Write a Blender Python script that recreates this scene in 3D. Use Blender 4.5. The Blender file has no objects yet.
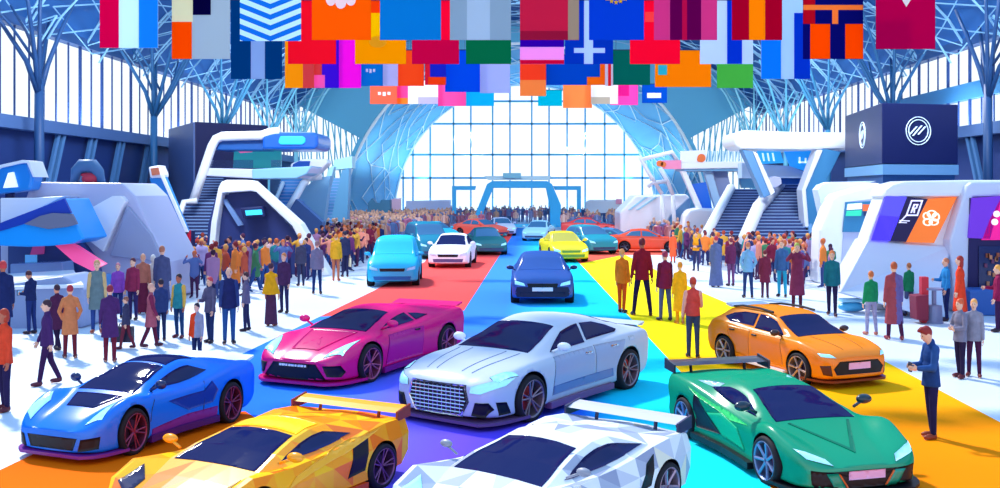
import bpy, bmesh, math, random
from mathutils import Vector, Matrix
from mathutils.bvhtree import BVHTree
SC = bpy.context.scene
COL = SC.collection
PI = math.pi
R = math.radians
rnd = random.Random(7)
CAMH = 3.6

# ------------------------------------------------------------------ placing
def G(px, py, z=0.0):
    """floor point (height z) seen at photo position"""
    y = (CAMH - z) * 1000.0 / (py - 190.0)
    return Vector(((px - 525.0) * y / 1000.0, y, z))
def P(px, py, Y):
    return Vector(((px - 525.0) * Y / 1000.0, Y, CAMH + (190.0 - py) * Y / 1000.0))

# ------------------------------------------------------------------ materials
def lin(h):
    if not isinstance(h, str): return tuple(h)
    h = h.lstrip('#')
    f = lambda c: c / 12.92 if c <= .04045 else ((c + .055) / 1.055) ** 2.4
    return tuple(f(int(h[i:i+2], 16) / 255) for i in (0, 2, 4))
MATS = {}
def mat(name, col, rough=.55, metal=0., coat=0., emit=0., spec=.35, noise=0., nscale=4.):
    if name in MATS: return MATS[name]
    m = bpy.data.materials.new(name); m.use_nodes = True
    nt = m.node_tree; b = nt.nodes['Principled BSDF']
    c = lin(col)
    b.inputs['Base Color'].default_value = (*c, 1)
    b.inputs['Roughness'].default_value = rough
    b.inputs['Metallic'].default_value = metal
    b.inputs['Coat Weight'].default_value = coat
    b.inputs['Coat Roughness'].default_value = .08
    b.inputs['Specular IOR Level'].default_value = spec
    if emit:
        b.inputs['Emission Color'].default_value = (*c, 1)
        b.inputs['Emission Strength'].default_value = emit
    if noise:
        tc = nt.nodes.new('ShaderNodeTexCoord'); n = nt.nodes.new('ShaderNodeTexNoise')
        n.inputs['Scale'].default_value = nscale
        r = nt.nodes.new('ShaderNodeValToRGB')
        r.color_ramp.elements[0].position = .35; r.color_ramp.elements[1].position = .65
        r.color_ramp.elements[0].color = (*[x * (1 - noise) for x in c], 1)
        r.color_ramp.elements[1].color = (*[min(1, x * (1 + noise)) for x in c], 1)
        nt.links.new(tc.outputs['Object'], n.inputs['Vector'])
        nt.links.new(n.outputs['Fac'], r.inputs['Fac'])
        nt.links.new(r.outputs['Color'], b.inputs['Base Color'])
    m.diffuse_color = (*c, 1)
    MATS[name] = m
    return m
def lacquer(name, h, gl=.06, rough=.22):
    """saturated lacquer: coloured base under a thin even gloss"""
    if name in MATS: return MATS[name]
    m = bpy.data.materials.new(name); m.use_nodes = True; nt = m.node_tree; nt.nodes.clear()
    o = nt.nodes.new('ShaderNodeOutputMaterial'); mx = nt.nodes.new('ShaderNodeMixShader')
    d = nt.nodes.new('ShaderNodeBsdfDiffuse'); g = nt.nodes.new('ShaderNodeBsdfGlossy')
    d.inputs['Color'].default_value = (*lin(h), 1); g.inputs['Roughness'].default_value = rough; mx.inputs[0].default_value = gl
    nt.links.new(d.outputs[0], mx.inputs[1]); nt.links.new(g.outputs[0], mx.inputs[2]); nt.links.new(mx.outputs[0], o.inputs[0])
    m.diffuse_color = (*lin(h), 1); MATS[name] = m
    return m
def paint(h): return lacquer('paint_' + h, h, .06, .25)
def matte(h): return mat('matte_' + h, h, .85, spec=.06)
def cloth(h): return mat('fabric_' + h, h, .85, spec=.1, noise=.08, nscale=9)
def satin(h): return mat('satin_' + h, h, .4, coat=.2)
def glow(h, e=.7): return mat('lit_%s_%d' % (h, e * 100), h, .4, emit=e)
def clear_glass(name, tint='#e8f6ff', refl=.12):
    if name in MATS: return MATS[name]
    m = bpy.data.materials.new(name); m.use_nodes = True; nt = m.node_tree
    nt.nodes.clear()
    o = nt.nodes.new('ShaderNodeOutputMaterial'); mx = nt.nodes.new('ShaderNodeMixShader')
    t = nt.nodes.new('ShaderNodeBsdfTransparent'); g = nt.nodes.new('ShaderNodeBsdfGlossy')
    t.inputs['Color'].default_value = (*lin(tint), 1); g.inputs['Roughness'].default_value = .05
    mx.inputs[0].default_value = refl
    nt.links.new(t.outputs[0], mx.inputs[1]); nt.links.new(g.outputs[0], mx.inputs[2])
    nt.links.new(mx.outputs[0], o.inputs[0])
    MATS[name] = m
    return m
def banner_mat(h, tr=.5):
    """woven banner cloth that lets part of the light through"""
    n = 'banner_' + h
    if n in MATS: return MATS[n]
    m = bpy.data.materials.new(n); m.use_nodes = True; nt = m.node_tree; nt.nodes.clear()
    o = nt.nodes.new('ShaderNodeOutputMaterial'); mx = nt.nodes.new('ShaderNodeMixShader')
    d = nt.nodes.new('ShaderNodeBsdfDiffuse'); t = nt.nodes.new('ShaderNodeBsdfTranslucent')
    for s in (d, t): s.inputs['Color'].default_value = (*lin(h), 1)
    mx.inputs[0].default_value = tr
    nt.links.new(d.outputs[0], mx.inputs[1]); nt.links.new(t.outputs[0], mx.inputs[2])
    nt.links.new(mx.outputs[0], o.inputs[0]); MATS[n] = m
    return m

# ------------------------------------------------------------------ objects
def tag(o, label=None, cat=None, group=None, kind=None):
    if label: o['label'] = label
    if cat: o['category'] = cat
    if group: o['group'] = group
    if kind: o['kind'] = kind
    return o
def thing(name, label, cat, loc=(0, 0, 0), rz=0., group=None, scale=1.):
    o = bpy.data.objects.new(name, None); COL.objects.link(o)
    o.empty_display_size = .2
    o.location = loc; o.rotation_euler = (0, 0, rz)
    o.scale = (scale,) * 3 if not hasattr(scale, '__len__') else scale
    return tag(o, label, cat, group)
def put(name, bm, mats, parent=None, smooth=False, loc=None, bevel=0.):
    """link a bmesh as ONE mesh object"""
    if not isinstance(mats, (list, tuple)): mats = [mats]
    me = bpy.data.meshes.new(name)
    bmesh.ops.recalc_face_normals(bm, faces=bm.faces)
    bm.to_mesh(me); bm.free()
    for m in mats: me.materials.append(m)
    if smooth:
        for p in me.polygons: p.use_smooth = True
    o = bpy.data.objects.new(name, me); COL.objects.link(o)
    if parent: o.parent = parent
    if loc: o.location = loc
    if bevel:
        b = o.modifiers.new('bevel', 'BEVEL'); b.width = bevel; b.segments = 2; b.limit_method = 'ANGLE'
        b.angle_limit = R(35)
    return o
def struct(name, bm, mats, **k):
    o = put(name, bm, mats, **k); o['kind'] = 'structure'; return o
def copy_tree(o, parent=None):
    c = o.copy(); COL.objects.link(c); c.parent = parent
    for ch in o.children: copy_tree(ch, c)
    return c

# ------------------------------------------------------------------ shapes
def NB(): return bmesh.new()
def box(bm, lo, hi, mi=0, M=None):
    x0, y0, z0 = lo; x1, y1, z1 = hi
    v = [Vector(p) for p in ((x0,y0,z0),(x1,y0,z0),(x1,y1,z0),(x0,y1,z0),(x0,y0,z1),(x1,y0,z1),(x1,y1,z1),(x0,y1,z1))]
    if M: v = [M @ p for p in v]
    v = [bm.verts.new(p) for p in v]
    for f in ((3,2,1,0),(4,5,6,7),(0,1,5,4),(1,2,6,5),(2,3,7,6),(3,0,4,7)):
        bm.faces.new([v[i] for i in f]).material_index = mi
    return bm
def solid(bm, ring, off, mi=0):
    """prism: closed ring of points pushed along off (a vector, or one per point)"""
    ring = [Vector(p) for p in ring]; n = len(ring)
    offs = off if isinstance(off, list) else [Vector(off)] * n
    a = [bm.verts.new(p) for p in ring]; b = [bm.verts.new(p + o) for p, o in zip(ring, offs)]
    fs = [bm.faces.new(a), bm.faces.new(b[::-1])]
    for i in range(n):
        j = (i + 1) % n
        fs.append(bm.faces.new((a[j], a[i], b[i], b[j])))
    for f in fs: f.material_index = mi
    return bm
def pxsolid(bm, pts, Y, depth, mi=0):
    """upright prism standing at distance Y, its outline given where the photo shows it"""
    return solid(bm, [P(x, y, Y) for x, y in pts], (0, depth, 0), mi)
def frame_of(d):
    d = Vector(d).normalized()
    u = d.cross(Vector((0, 0, 1)))
    if u.length < 1e-3: u = Vector((1, 0, 0))
    u.normalize()
    return u, d.cross(u).normalized()
def tube(bm, pts, rad, n=8, mi=0, cap=True, flat=1.):
    """tube through points; rad one value or one per point"""
    pts = [Vector(p) for p in pts]
    rs = rad if hasattr(rad, '__len__') else [rad] * len(pts)
    rings = []
    u0 = None
    for i, p in enumerate(pts):
        d = (pts[min(i+1, len(pts)-1)] - pts[max(i-1, 0)])
        u, v = frame_of(d)
        if u0 is not None and u.dot(u0) < 0: u, v = -u, -v
        u0 = u
        rings.append([bm.verts.new(p + rs[i] * (math.cos(2*PI*k/n) * u + flat * math.sin(2*PI*k/n) * v)) for k in range(n)])
    for a, b in zip(rings, rings[1:]):
        for k in range(n):
            bm.faces.new((a[k], a[(k+1) % n], b[(k+1) % n], b[k])).material_index = mi
    if cap:
        bm.faces.new(rings[0][::-1]).material_index = mi
        bm.faces.new(rings[-1]).material_index = mi
    return bm
def ball(bm, c, r, u=12, v=8, mi=0, M=None):
    c = Vector(c); r = Vector(r) if hasattr(r, '__len__') else Vector((r, r, r))
    f = lambda p: (M @ p if M else p) + c
    top = bm.verts.new(f(Vector((0, 0, r.z)))); bot = bm.verts.new(f(Vector((0, 0, -r.z))))
    rows = []
    for j in range(1, v):
        t = PI * j / v
        rows.append([bm.verts.new(f(Vector((r.x*math.sin(t)*math.cos(2*PI*i/u), r.y*math.sin(t)*math.sin(2*PI*i/u), r.z*math.cos(t))))) for i in range(u)])
    fs = []
    for i in range(u):
        j = (i + 1) % u
        fs.append(bm.faces.new((top, rows[0][i], rows[0][j])))
        fs.append(bm.faces.new((rows[-1][j], rows[-1][i], bot)))
        for a, b in zip(rows, rows[1:]): fs.append(bm.faces.new((a[i], b[i], b[j], a[j])))
    for q in fs: q.material_index = mi
    return bm
def lathe(bm, prof, n=24, axis='y', c=(0, 0, 0), mi=0, closed=True):
    """prof: (radius, along) pairs turned about an axis"""
    c = Vector(c); rings = []
    for r, a in prof:
        row = []
        for k in range(n):
            t = 2 * PI * k / n; x, y = r * math.cos(t), r * math.sin(t)
            row.append(bm.verts.new(c + (Vector((x, a, y)) if axis == 'y' else Vector((x, y, a)))))
        rings.append(row)
    pr = list(zip(rings, rings[1:]))
    if closed: pr.append((rings[-1], rings[0]))
    for a, b in pr:
        for k in range(n):
            bm.faces.new((a[k], a[(k+1) % n], b[(k+1) % n], b[k])).material_index = mi
    return bm
def ecyl(bm, z0, z1, r0, r1, n=14, mi=0, c=(0, 0)):
    a = [bm.verts.new((c[0] + r0[0]*math.cos(2*PI*k/n), c[1] + r0[1]*math.sin(2*PI*k/n), z0)) for k in range(n)]
    b = [bm.verts.new((c[0] + r1[0]*math.cos(2*PI*k/n), c[1] + r1[1]*math.sin(2*PI*k/n), z1)) for k in range(n)]
    for k in range(n): bm.faces.new((a[k], a[(k+1) % n], b[(k+1) % n], b[k])).material_index = mi
    bm.faces.new(a[::-1]).material_index = mi; bm.faces.new(b).material_index = mi
    return bm

# ================================================================== CARS
def curve(keys):
    """smooth monotone curve through (x, value) keys"""
    k = sorted(keys); X = [a for a, _ in k]; V = [b for _, b in k]; n = len(k)
    d = [(V[i+1]-V[i]) / (X[i+1]-X[i]) for i in range(n-1)]
    m = [d[0]] + [0 if d[i-1]*d[i] <= 0 else 2*d[i-1]*d[i]/(d[i-1]+d[i]) for i in range(1, n-1)] + [d[-1]]
    def f(x):
        if x <= X[0]: return V[0]
        if x >= X[-1]: return V[-1]
        i = 0
        while x > X[i+1]: i += 1
        h = X[i+1]-X[i]; t = (x-X[i])/h
        return (V[i]*(1+2*t)*(1-t)**2 + h*m[i]*t*(1-t)**2 + V[i+1]*t*t*(3-2*t) + h*m[i+1]*t*t*(t-1))
    return f
GLASS = lambda: lacquer('car_glass', '#171c50', .035, .05)
BLACK = lambda: mat('black_trim', '#0b0a18', .45)
RUBBER = lambda: mat('tyre_rubber', '#17131f', .75)
CHROME = lambda: mat('chrome', '#dfe3ea', .2, .9)

class Car:
    def __init__(s, name, label, loc, th, scale, S, col, group='cars on the show carpets', facet=None, mirror_col=None):
        s.root = thing(name, label, 'car', loc, th, group, scale)
        s.S = S; s.pm = paint(col)
        s.W, s.ZS, s.ZB, s.ZT, s.WR = (curve(S[k]) for k in ('W', 'ZS', 'ZB', 'ZT', 'WR'))
        s.crown = S.get('crown', .05)
        s.x0, s.x1 = min(k[0] for k in S['ZT']), max(k[0] for k in S['ZT'])
        s.body(facet)
    def section(s, x):
        w, zs, zb, zt, wr = s.W(x), s.ZS(x), s.ZB(x), s.ZT(x), s.WR(x)
        zr = zt - s.crown * (1 if zt > zb + .2 else .5)
        h = zb - zs; tuck = s.S.get('tuck', .03)
        return [(0, zs), (.8*w, zs), (w*.955, zs + .03), (w*.985, zs + .12*h), (w*(1-tuck*.6), zs + .36*h), (w, zs + .66*h), (w*.985, zs + .86*h),
                (w*.93, zb), (min(w*.86, max(w*.86, wr)), zb + .012), (wr*.5 + w*.43, (zr + zb)/2 + .015), (wr, zr), (wr*.8, zr + (zt-zr)*.55), (wr*.4, zt - (zt-zr)*.12), (0, zt)]
    def body(s, facet):
        n = s.S.get('stations', 46) if not facet else 12
        xs = [s.x0 + (s.x1 - s.x0) * i / (n - 1) for i in range(n)]
        if not facet: xs = xs[:1] + [s.x0 + .03] + xs[1:-1] + [s.x1 - .03] + xs[-1:]
        bm = NB(); rows = []
        for x in xs:
            sec = s.section(x)
            if facet: sec = [sec[i] for i in (0, 1, 3, 5, 7, 8, 10, 12, 13)]
            row = [bm.verts.new((x, y, z)) for y, z in sec]
            row += [bm.verts.new((x, -y, z)) for y, z in sec[-2:0:-1]]
            rows.append(row)
        m = len(rows[0]); h = m // 2
        for a, b in zip(rows, rows[1:]):
            for k in range(m): bm.faces.new((a[k], a[(k+1) % m], b[(k+1) % m], b[k]))
        for row, fl in ((rows[0], 1), (rows[-1], 0)):
            for k in range(h):
                q = [row[k], row[k+1], row[m-k-1], row[(m-k) % m]]
                q = list(dict.fromkeys(q))
                if len(q) > 2: bm.faces.new(q if fl else q[::-1])
        bmesh.ops.recalc_face_normals(bm, faces=bm.faces)
        if facet: bmesh.ops.triangulate(bm, faces=bm.faces)
        o = put('body_shell', bm, s.pm, s.root, smooth=not facet)
        if not facet:
            sb = o.modifiers.new('s', 'SUBSURF'); sb.levels = 1; sb.render_levels = 1
        # wheel wells
        ra = s.S['ra']; cb = NB()
        for wx in s.S['wheels']:
            for sd in (1, -1):
                w = s.W(wx)
                lathe(cb, [(0.001, sd*(w - .34)), (ra, sd*(w - .34)), (ra, sd*(w + .3)), (0.001, sd*(w + .3))], 40, 'y', (wx, 0, s.S['rw'] + .01), closed=False)
        bmesh.ops.remove_doubles(cb, verts=cb.verts, dist=.002)
        cut = put('cutter', cb, BLACK(), s.root)
        bo = o.modifiers.new('b', 'BOOLEAN'); bo.object = cut; bo.operation = 'DIFFERENCE'; bo.solver = 'EXACT'
        dg = bpy.context.evaluated_depsgraph_get()
        me = bpy.data.meshes.new_from_object(o.evaluated_get(dg))
        o.modifiers.clear(); o.data = me; bpy.data.objects.remove(cut)
        if len(me.materials) < 2: me.materials.append(BLACK())
        else: me.materials[1] = BLACK()
        for p in me.polygons:
            c = p.center; p.material_index = 0
            for wx in s.S['wheels']:
                w = s.W(wx); r = math.hypot(c.x - wx, c.z - s.S['rw'] - .01)
                nr = Vector((c.x-wx, 0, c.z-s.S['rw']-.01))
                if r < ra + .03 and abs(c.y) < w + .04 and (r < ra - .05 and abs(abs(c.y) - (w - .34)) < .02 or (nr.length > 1e-4 and r > ra - .04 and p.normal.dot(nr.normalized()) < -.7)):
                    p.material_index = 1; p.use_smooth = False
        if facet:
            fm = [paint(c) for c in facet]
            for f in fm: me.materials.append(f)
            rr = random.Random(3)
            for p in me.polygons:
                p.use_smooth = False
                if p.material_index == 0: p.material_index = rr.choice([0, 0, 0] + list(range(2, 2 + len(fm))))
        s.shell = o
        b2 = bmesh.new(); b2.from_mesh(me); s.bvh = BVHTree.FromBMesh(b2); b2.free()
    AX = {'F': ((6, 0, 0), (-1, 0, 0)), 'B': ((-6, 0, 0), (1, 0, 0)), 'L': ((0, 4, 0), (0, -1, 0)), 'R': ((0, -4, 0), (0, 1, 0)), 'T': ((0, 0, 5), (0, 0, -1))}
    def hit(s, u, v, ax):
        o, d = Car.AX[ax]; o = Vector(o); d = Vector(d)
        o += Vector((0, u, v)) if ax in 'FB' else Vector((u, 0, v)) if ax in 'LR' else Vector((u, v, 0))
        h = s.bvh.ray_cast(o, d)
        if h[0] is None:
            h = s.bvh.find_nearest(o + d * (3.9 if ax in 'FB' else 3.1 if ax in 'LR' else 4.1))
        n = h[1]
        if n.dot(d) > -.1: n = -d
        return h[0], n
    def pan(s, name, poly, ax, m, off=.008, parent=None, skirt=None, seg=.075, label=None):
        """a skin panel lying on the body: outline given in the view along one axis"""
        bm = NB()
        bm.faces.new([bm.verts.new((a, b, 0)) for a, b in poly])
        bmesh.ops.triangulate(bm, faces=bm.faces)
        for _ in range(6):
            es = [e for e in bm.edges if e.calc_length() > seg]
            if not es: break
            bmesh.ops.subdivide_edges(bm, edges=es, cuts=1)
            bmesh.ops.triangulate(bm, faces=bm.faces)
        bed = [(e.verts[0], e.verts[1]) for e in bm.edges if e.is_boundary]
        nn = {}
        d = Vector(Car.AX[ax][1])
        for v in list(bm.verts):
            p, n = s.hit(v.co.x, v.co.y, ax)
            nn[v] = (n - d).normalized(); v.co = p + nn[v] * off
        low = {}
        for a, b in bed:
            for q in (a, b):
                if q not in low: low[q] = bm.verts.new(q.co - nn[q] * (off + .02))
        for a, b in bed:
            f = bm.faces.new((a, b, low[b], low[a])); f.material_index = 1
        me = bpy.data.meshes.new(name)
        # outward orientation
        for f in bm.faces:
            f.normal_update()
            if f.material_index == 0 and f.normal.dot(d) > 0: f.normal_flip()
        bm.to_mesh(me); bm.free()
        me.materials.append(m); me.materials.append(skirt or m)
        for p in me.polygons: p.use_smooth = p.material_index == 0
        o = bpy.data.objects.new(name, me); COL.objects.link(o); o.parent = parent or s.root
        if label: o['label'] = label
        return o
    def both(s, name, poly, ax, m, **k):
        """the panel on both sides: ax L -> L and R, F/T -> mirrored"""
        if ax == 'L': return [s.pan(name, poly, 'L', m, **k), s.pan(name, poly, 'R', m, **k)]
        mp = [(-a, b) for a, b in poly] if ax in 'FB' else [(a, -b) for a, b in poly]
        return [s.pan(name, poly, ax, m, **k), s.pan(name, mp, ax, m, **k)]
    def seam(s, pts, ax, r=.008, m=None, name='panel_seam', parent=None, off=.003):
        q = []
        for (a, b), (c, d) in zip(pts, pts[1:]):
            k = max(1, int(math.hypot(c-a, d-b) / .12))
            q += [(a+(c-a)*i/k, b+(d-b)*i/k) for i in range(k)]
        q.append(pts[-1])
        P3 = []
        for a, b in q:
            p, n = s.hit(a, b, ax); P3.append(p + n * off)
        return put(name, tube(NB(), P3, r, 5), m or BLACK(), parent or s.root)
    def windshield(s, x0, x1, rear=False, inset=.06, bulge=0.):
        k = 6; e = []
        for i in range(k+1):
            x = x0 + (x1-x0)*i/k
            e.append((x, s.WR(x) - inset + bulge*(1-i/k)))
        poly = e + [(x, -y) for x, y in e[::-1]]
        return s.pan('rear_window' if rear else 'windshield', poly, 'T', GLASS())
    def side_glass(s, xb0, xt0, xt1, xb1, lo=.05, hi=.07, name='side_window', zmul=None):
        bot = [(xb0 + (xb1-xb0)*i/6, s.ZB(xb0 + (xb1-xb0)*i/6) + lo) for i in range(7)]
        top = [(xt1 + (xt0-xt1)*i/6, s.ZT(xt1 + (xt0-xt1)*i/6) - s.crown - hi) for i in range(7)]
        return s.both(name, bot + top, 'L', GLASS())
    def wheels(s, rim='#7d3a55', nsp=5, twin=True, lip=None, disc='#3c2a4a'):
        r = s.S['rw']; wd = .13
        key = (rim, nsp, r, twin, lip)
        tb = lathe(NB(), [(r*.78, -wd), (r*.94, -wd), (r, -wd*.72), (r, wd*.72), (r*.94, wd), (r*.78, wd)], 36)
        tyre = put('wheel', tb, RUBBER(), s.root, smooth=True)
        rb = NB()
        lathe(rb, [(r*.81, -wd*.95), (r*.81, wd*.98), (r*.785, wd*1.03), (r*.74, wd*.9), (r*.72, wd*.2), (r*.72, -wd*.9)], 36)
        lathe(rb, [(0.001, wd*.62), (r*.13, wd*.66), (r*.15, wd*.3), (.001, wd*.3)], 14, closed=False)
        for i in range(nsp):
            for dt in ((-.17, .17) if twin else (0,)):
                a = 2*PI*i/nsp + .3
                a0, a1 = a + dt*.5, a + dt
                wv = r*(.038 if twin else .07)
                p = [Vector((math.cos(a0)*r*.08, wd*.62, math.sin(a0)*r*.08)), Vector((math.cos(a1)*r*.4, wd*.72, math.sin(a1)*r*.4)), Vector((math.cos(a1)*r*.76, wd*.85, math.sin(a1)*r*.76))]
                tube(rb, p, [wv*1.2, wv, wv*1.15], 6)
        ro = put('rim', rb, mat('rim_' + rim, rim, .3, .6), tyre, smooth=False)
        bb = lathe(NB(), [(.001, wd*.1), (r*.5, wd*.1), (r*.5, wd*.02), (.001, wd*.02)], 28, closed=False)
        lathe(bb, [(.001, -wd*.1), (r*.66, -wd*.1), (r*.66, -wd*.2), (.001, -wd*.2)], 28, closed=False, mi=1)
        bo = put('brake_disc', bb, [mat('disc_' + disc, disc, .4, .3), BLACK()], tyre)
        first = True
        for wx in s.S['wheels']:
            for sd in (1, -1):
                t = tyre if first else copy_tree(tyre, s.root)
                first = False
                t.location = (wx, sd * (s.W(wx) - wd - s.S.get('wheel_in', .0)), r)
                t.rotation_euler = (0, rnd.random()*1.2, 0 if sd > 0 else PI)
    def mirrors(s, x, z, y, m, sz=1., stalk=True, h=.07):
        for sd in (1, -1):
            b = NB()
            ball(b, (x, sd*(y - .02), z), (.07*sz, .115*sz, h*sz), 12, 8)
            tube(b, [(x + .04, sd*(y - .22), z - .1), (x + .02, sd*(y - .06), z - .02)], .022*sz, 6)
            o = put('side_mirror', b, m, s.root, smooth=True)
    def wing(s, x, z, half, ch=.26, th=.035, m=None, strut_y=.45, base=None, plate=True, pm=None, tilt=.05):
        m = m or s.pm
        b = solid(NB(), [(x + ch/2, half, z), (x, half, z + th), (x - ch/2, half, z + th + tilt), (x - ch/2, half, z + tilt), (x, half, z - .01)], (0, -2*half, 0))
        w = put('rear_wing', b, m, s.root)
        for sd in (1, -1):
            zz = base if base is not None else s.ZT(x) - .03
            put('wing_strut', tube(NB(), [(x + .03, sd*strut_y, zz), (x, sd*strut_y, z - .004)], .028, 6), pm or BLACK(), w)
            if plate:
                b = solid(NB(), [(x + ch*.62, sd*half, z - .12), (x + ch*.62, sd*half, z + .03), (x - ch*.6, sd*half, z + tilt + .07), (x - ch*.6, sd*half, z - .10)], (0, sd*.03, 0))
                put('wing_endplate', b, pm or m, w)
        return w
    def splitter(s, m=None, z=.09, out=.05, x1=1.5):
        m = m or BLACK(); b = NB()
        xs = [s.x1 - (s.x1 - x1) * i / 7 for i in range(8)]
        e = [(x + out*(1 if i == 0 else .4), s.W(x) + out*.5) for i, x in enumerate(xs)]
        ring = [(x, y, z) for x, y in e] + [(x, -y, z) for x, y in e[::-1]]
        solid(b, ring, (0, 0, .045))
        return put('front_splitter', b, m, s.root)
    def skirts(s, m=None, z=.11, xa=.95, xb=-.9, h=.1, out=.02):
        m = m or BLACK()
        for sd in (1, -1):
            n = 6; b = NB(); up = []; 
            ring = [(xb + (xa-xb)*i/n, sd*(s.W(xb + (xa-xb)*i/n) + out), z) for i in range(n+1)]
            ring += [(x, y - sd*.12, zz) for x, y, zz in ring[::-1]]
            solid(b, ring, (0, 0, h)); put('side_skirt', b, m, s.root)
def lamp_mat(): return mat('headlamp_glass', '#9fe6ff', .15, 0, .5, emit=.35)
# ------------------------------------------------------------------ the show cars
SUPER = dict(ZT=[(2.25,.47),(2.05,.56),(1.5,.72),(1.05,.83),(.6,.98),(.1,1.12),(-.35,1.18),(-.9,1.12),(-1.5,1.0),(-2.0,.94),(-2.25,.90)],
             ZB=[(2.25,.44),(2.05,.58),(1.7,.74),(1.35,.81),(.8,.78),(0,.78),(-.7,.86),(-1.3,.96),(-1.9,.95),(-2.25,.86)],
             W=[(2.25,.62),(2.15,.80),(1.9,.92),(1.35,.99),(.6,.94),(0,.92),(-.6,.96),(-1.3,1.01),(-2.0,.95),(-2.25,.84)],
             WR=[(2.25,.35),(1.6,.5),(1.05,.68),(.1,.55),(-.4,.53),(-1.0,.48),(-1.6,.5),(-2.25,.55)],
             ZS=[(2.25,.17),(1.9,.13),(0,.13),(-1.8,.15),(-2.25,.3)], wheels=(1.35,-1.3), rw=.34, ra=.385, crown=.06)
def variant(base, **k):
    d = dict(base); d.update(k); return d

def plate(c, z, w=.26, h=.06, col='#e9a8dd', off=.02, part='license_plate'):
    return c.pan(part, [(-w, z-h), (w, z-h), (w, z+h), (-w, z+h)], 'F', satin(col), off=off, skirt=BLACK())

def blue_supercar():
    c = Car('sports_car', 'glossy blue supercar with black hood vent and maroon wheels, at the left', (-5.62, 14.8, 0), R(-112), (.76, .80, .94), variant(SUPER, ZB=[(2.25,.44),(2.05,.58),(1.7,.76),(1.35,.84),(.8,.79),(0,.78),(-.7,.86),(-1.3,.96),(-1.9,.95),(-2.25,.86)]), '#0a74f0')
    c.windshield(1.02, .08)
    c.pan('roof_panel', [(.0,.47),(-.8,.42),(-.8,-.42),(.0,-.47)], 'T', GLASS())
    c.side_glass(.75, .22, -.45, -.8, lo=.06)
    c.pan('hood_vent', [(1.15,.52),(1.62,.30),(1.62,-.30),(1.15,-.52)], 'T', GLASS(), skirt=BLACK())
    c.both('headlight', [(2.12,.60),(1.98,.83),(1.42,.80),(1.62,.66)], 'T', lamp_mat(), skirt=BLACK())
    c.pan('front_grille', [(-.46,.2),(.46,.2),(.54,.37),(-.54,.37)], 'F', BLACK())
    c.both('air_intake', [(.56,.19),(.84,.22),(.86,.39),(.62,.36)], 'F', BLACK())
    c.both('side_scoop', [(-.1,.42),(-.75,.44),(-.88,.62),(-.74,.78),(-.5,.66),(.45,.64)], 'L', paint('#10389e'))
    for o in c.both('lower_side_panel', [(.92,.17),(-.86,.17),(-.88,.36),(-.1,.36),(.9,.30)], 'L', paint('#7b2a8f')): pass  # purple lower body: floor reflection put into panel, splitter and skirt colours
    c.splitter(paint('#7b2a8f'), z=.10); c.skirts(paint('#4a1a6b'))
    c.wing(-2.12, .93, .8, ch=.3, m=satin('#dff2ff'), strut_y=.6, plate=False, tilt=.03)
    c.seam([(.98,.25),(.92,.6),(.74,.82)], 'L'); c.seam([(-.5,.36),(-.55,.8)], 'L')
    c.mirrors(.72, .93, 1.0, mat('mirror_dark', '#12205a', .3, coat=.4))
    c.wheels('#8a3a5e', 5, True)

def pink_sports():
    S = variant(SUPER, ZB=[(2.25,.46),(2.05,.60),(1.7,.72),(1.35,.79),(.8,.80),(0,.82),(-.7,.88),(-1.3,.96),(-1.9,.97),(-2.25,.90)],
                ZT=[(2.25,.50),(2.05,.60),(1.5,.76),(1.05,.86),(.6,1.0),(.12,1.13),(-.35,1.18),(-.8,1.13),(-1.3,1.03),(-1.9,1.0),(-2.25,.99)], rw=.345)
    c = Car('sports_car', 'hot pink sports coupe with black trapezoid grille and cyan headlights, behind the silver coupe', (-3.18, 20.44, 0), R(-114), (1.11, 1.05, 1.05), S, '#ea0478')
    c.windshield(1.02, .12)
    c.side_glass(.78, .25, -.25, -.35, lo=.05)
    c.both('quarter_window', [(-.42,.90),(-.36,1.03),(-.62,1.0),(-.86,.95)], 'L', GLASS())
    c.both('headlight', [(2.16,.52),(2.02,.84),(1.5,.84),(1.72,.70),(1.98,.58)], 'T', lamp_mat(), skirt=BLACK())
    c.pan('front_grille', [(-.66,.17),(.66,.17),(.44,.44),(-.44,.44)], 'F', BLACK())
    c.both('air_intake', [(.66,.24),(.84,.22),(.88,.30),(.84,.42),(.58,.42)], 'F', BLACK())
    plate(c, .40, .3, .035, '#1a1224')
    for i in range(9):
        y = -.27 + i*.065; w = (.022, .028, .018)[i % 3]
        c.pan('plate_character', [(y-w, .385), (y+w, .385), (y+w, .42), (y-w, .42)], 'F', satin('#ffffff'), off=.034)
    c.pan('hood_crease', [(1.95,.28),(1.1,.5),(1.1,-.5),(1.95,-.28),(1.45,0)], 'T', paint('#d0046c'), off=.012)
    c.both('door', [(.86,.24),(-.42,.24),(-.48,.78),(.72,.76)], 'L', paint('#c80a84'), skirt=BLACK(), off=.006)
    for sx in c.root.children:
        pass
    c.both('door_handle', [(-.2,.72),(-.34,.72),(-.34,.75),(-.2,.75)], 'L', BLACK(), off=.016)
    c.splitter(paint('#c80f78'), out=.06); c.skirts(paint('#8c1678'))
    c.wing(-2.12, .985, .78, ch=.3, m=c.pm, plate=False, base=.9, tilt=.03, strut_y=.6)
    c.mirrors(.70, .97, 1.0, c.pm)
    c.wheels('#b0587e', 5, True)

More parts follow.
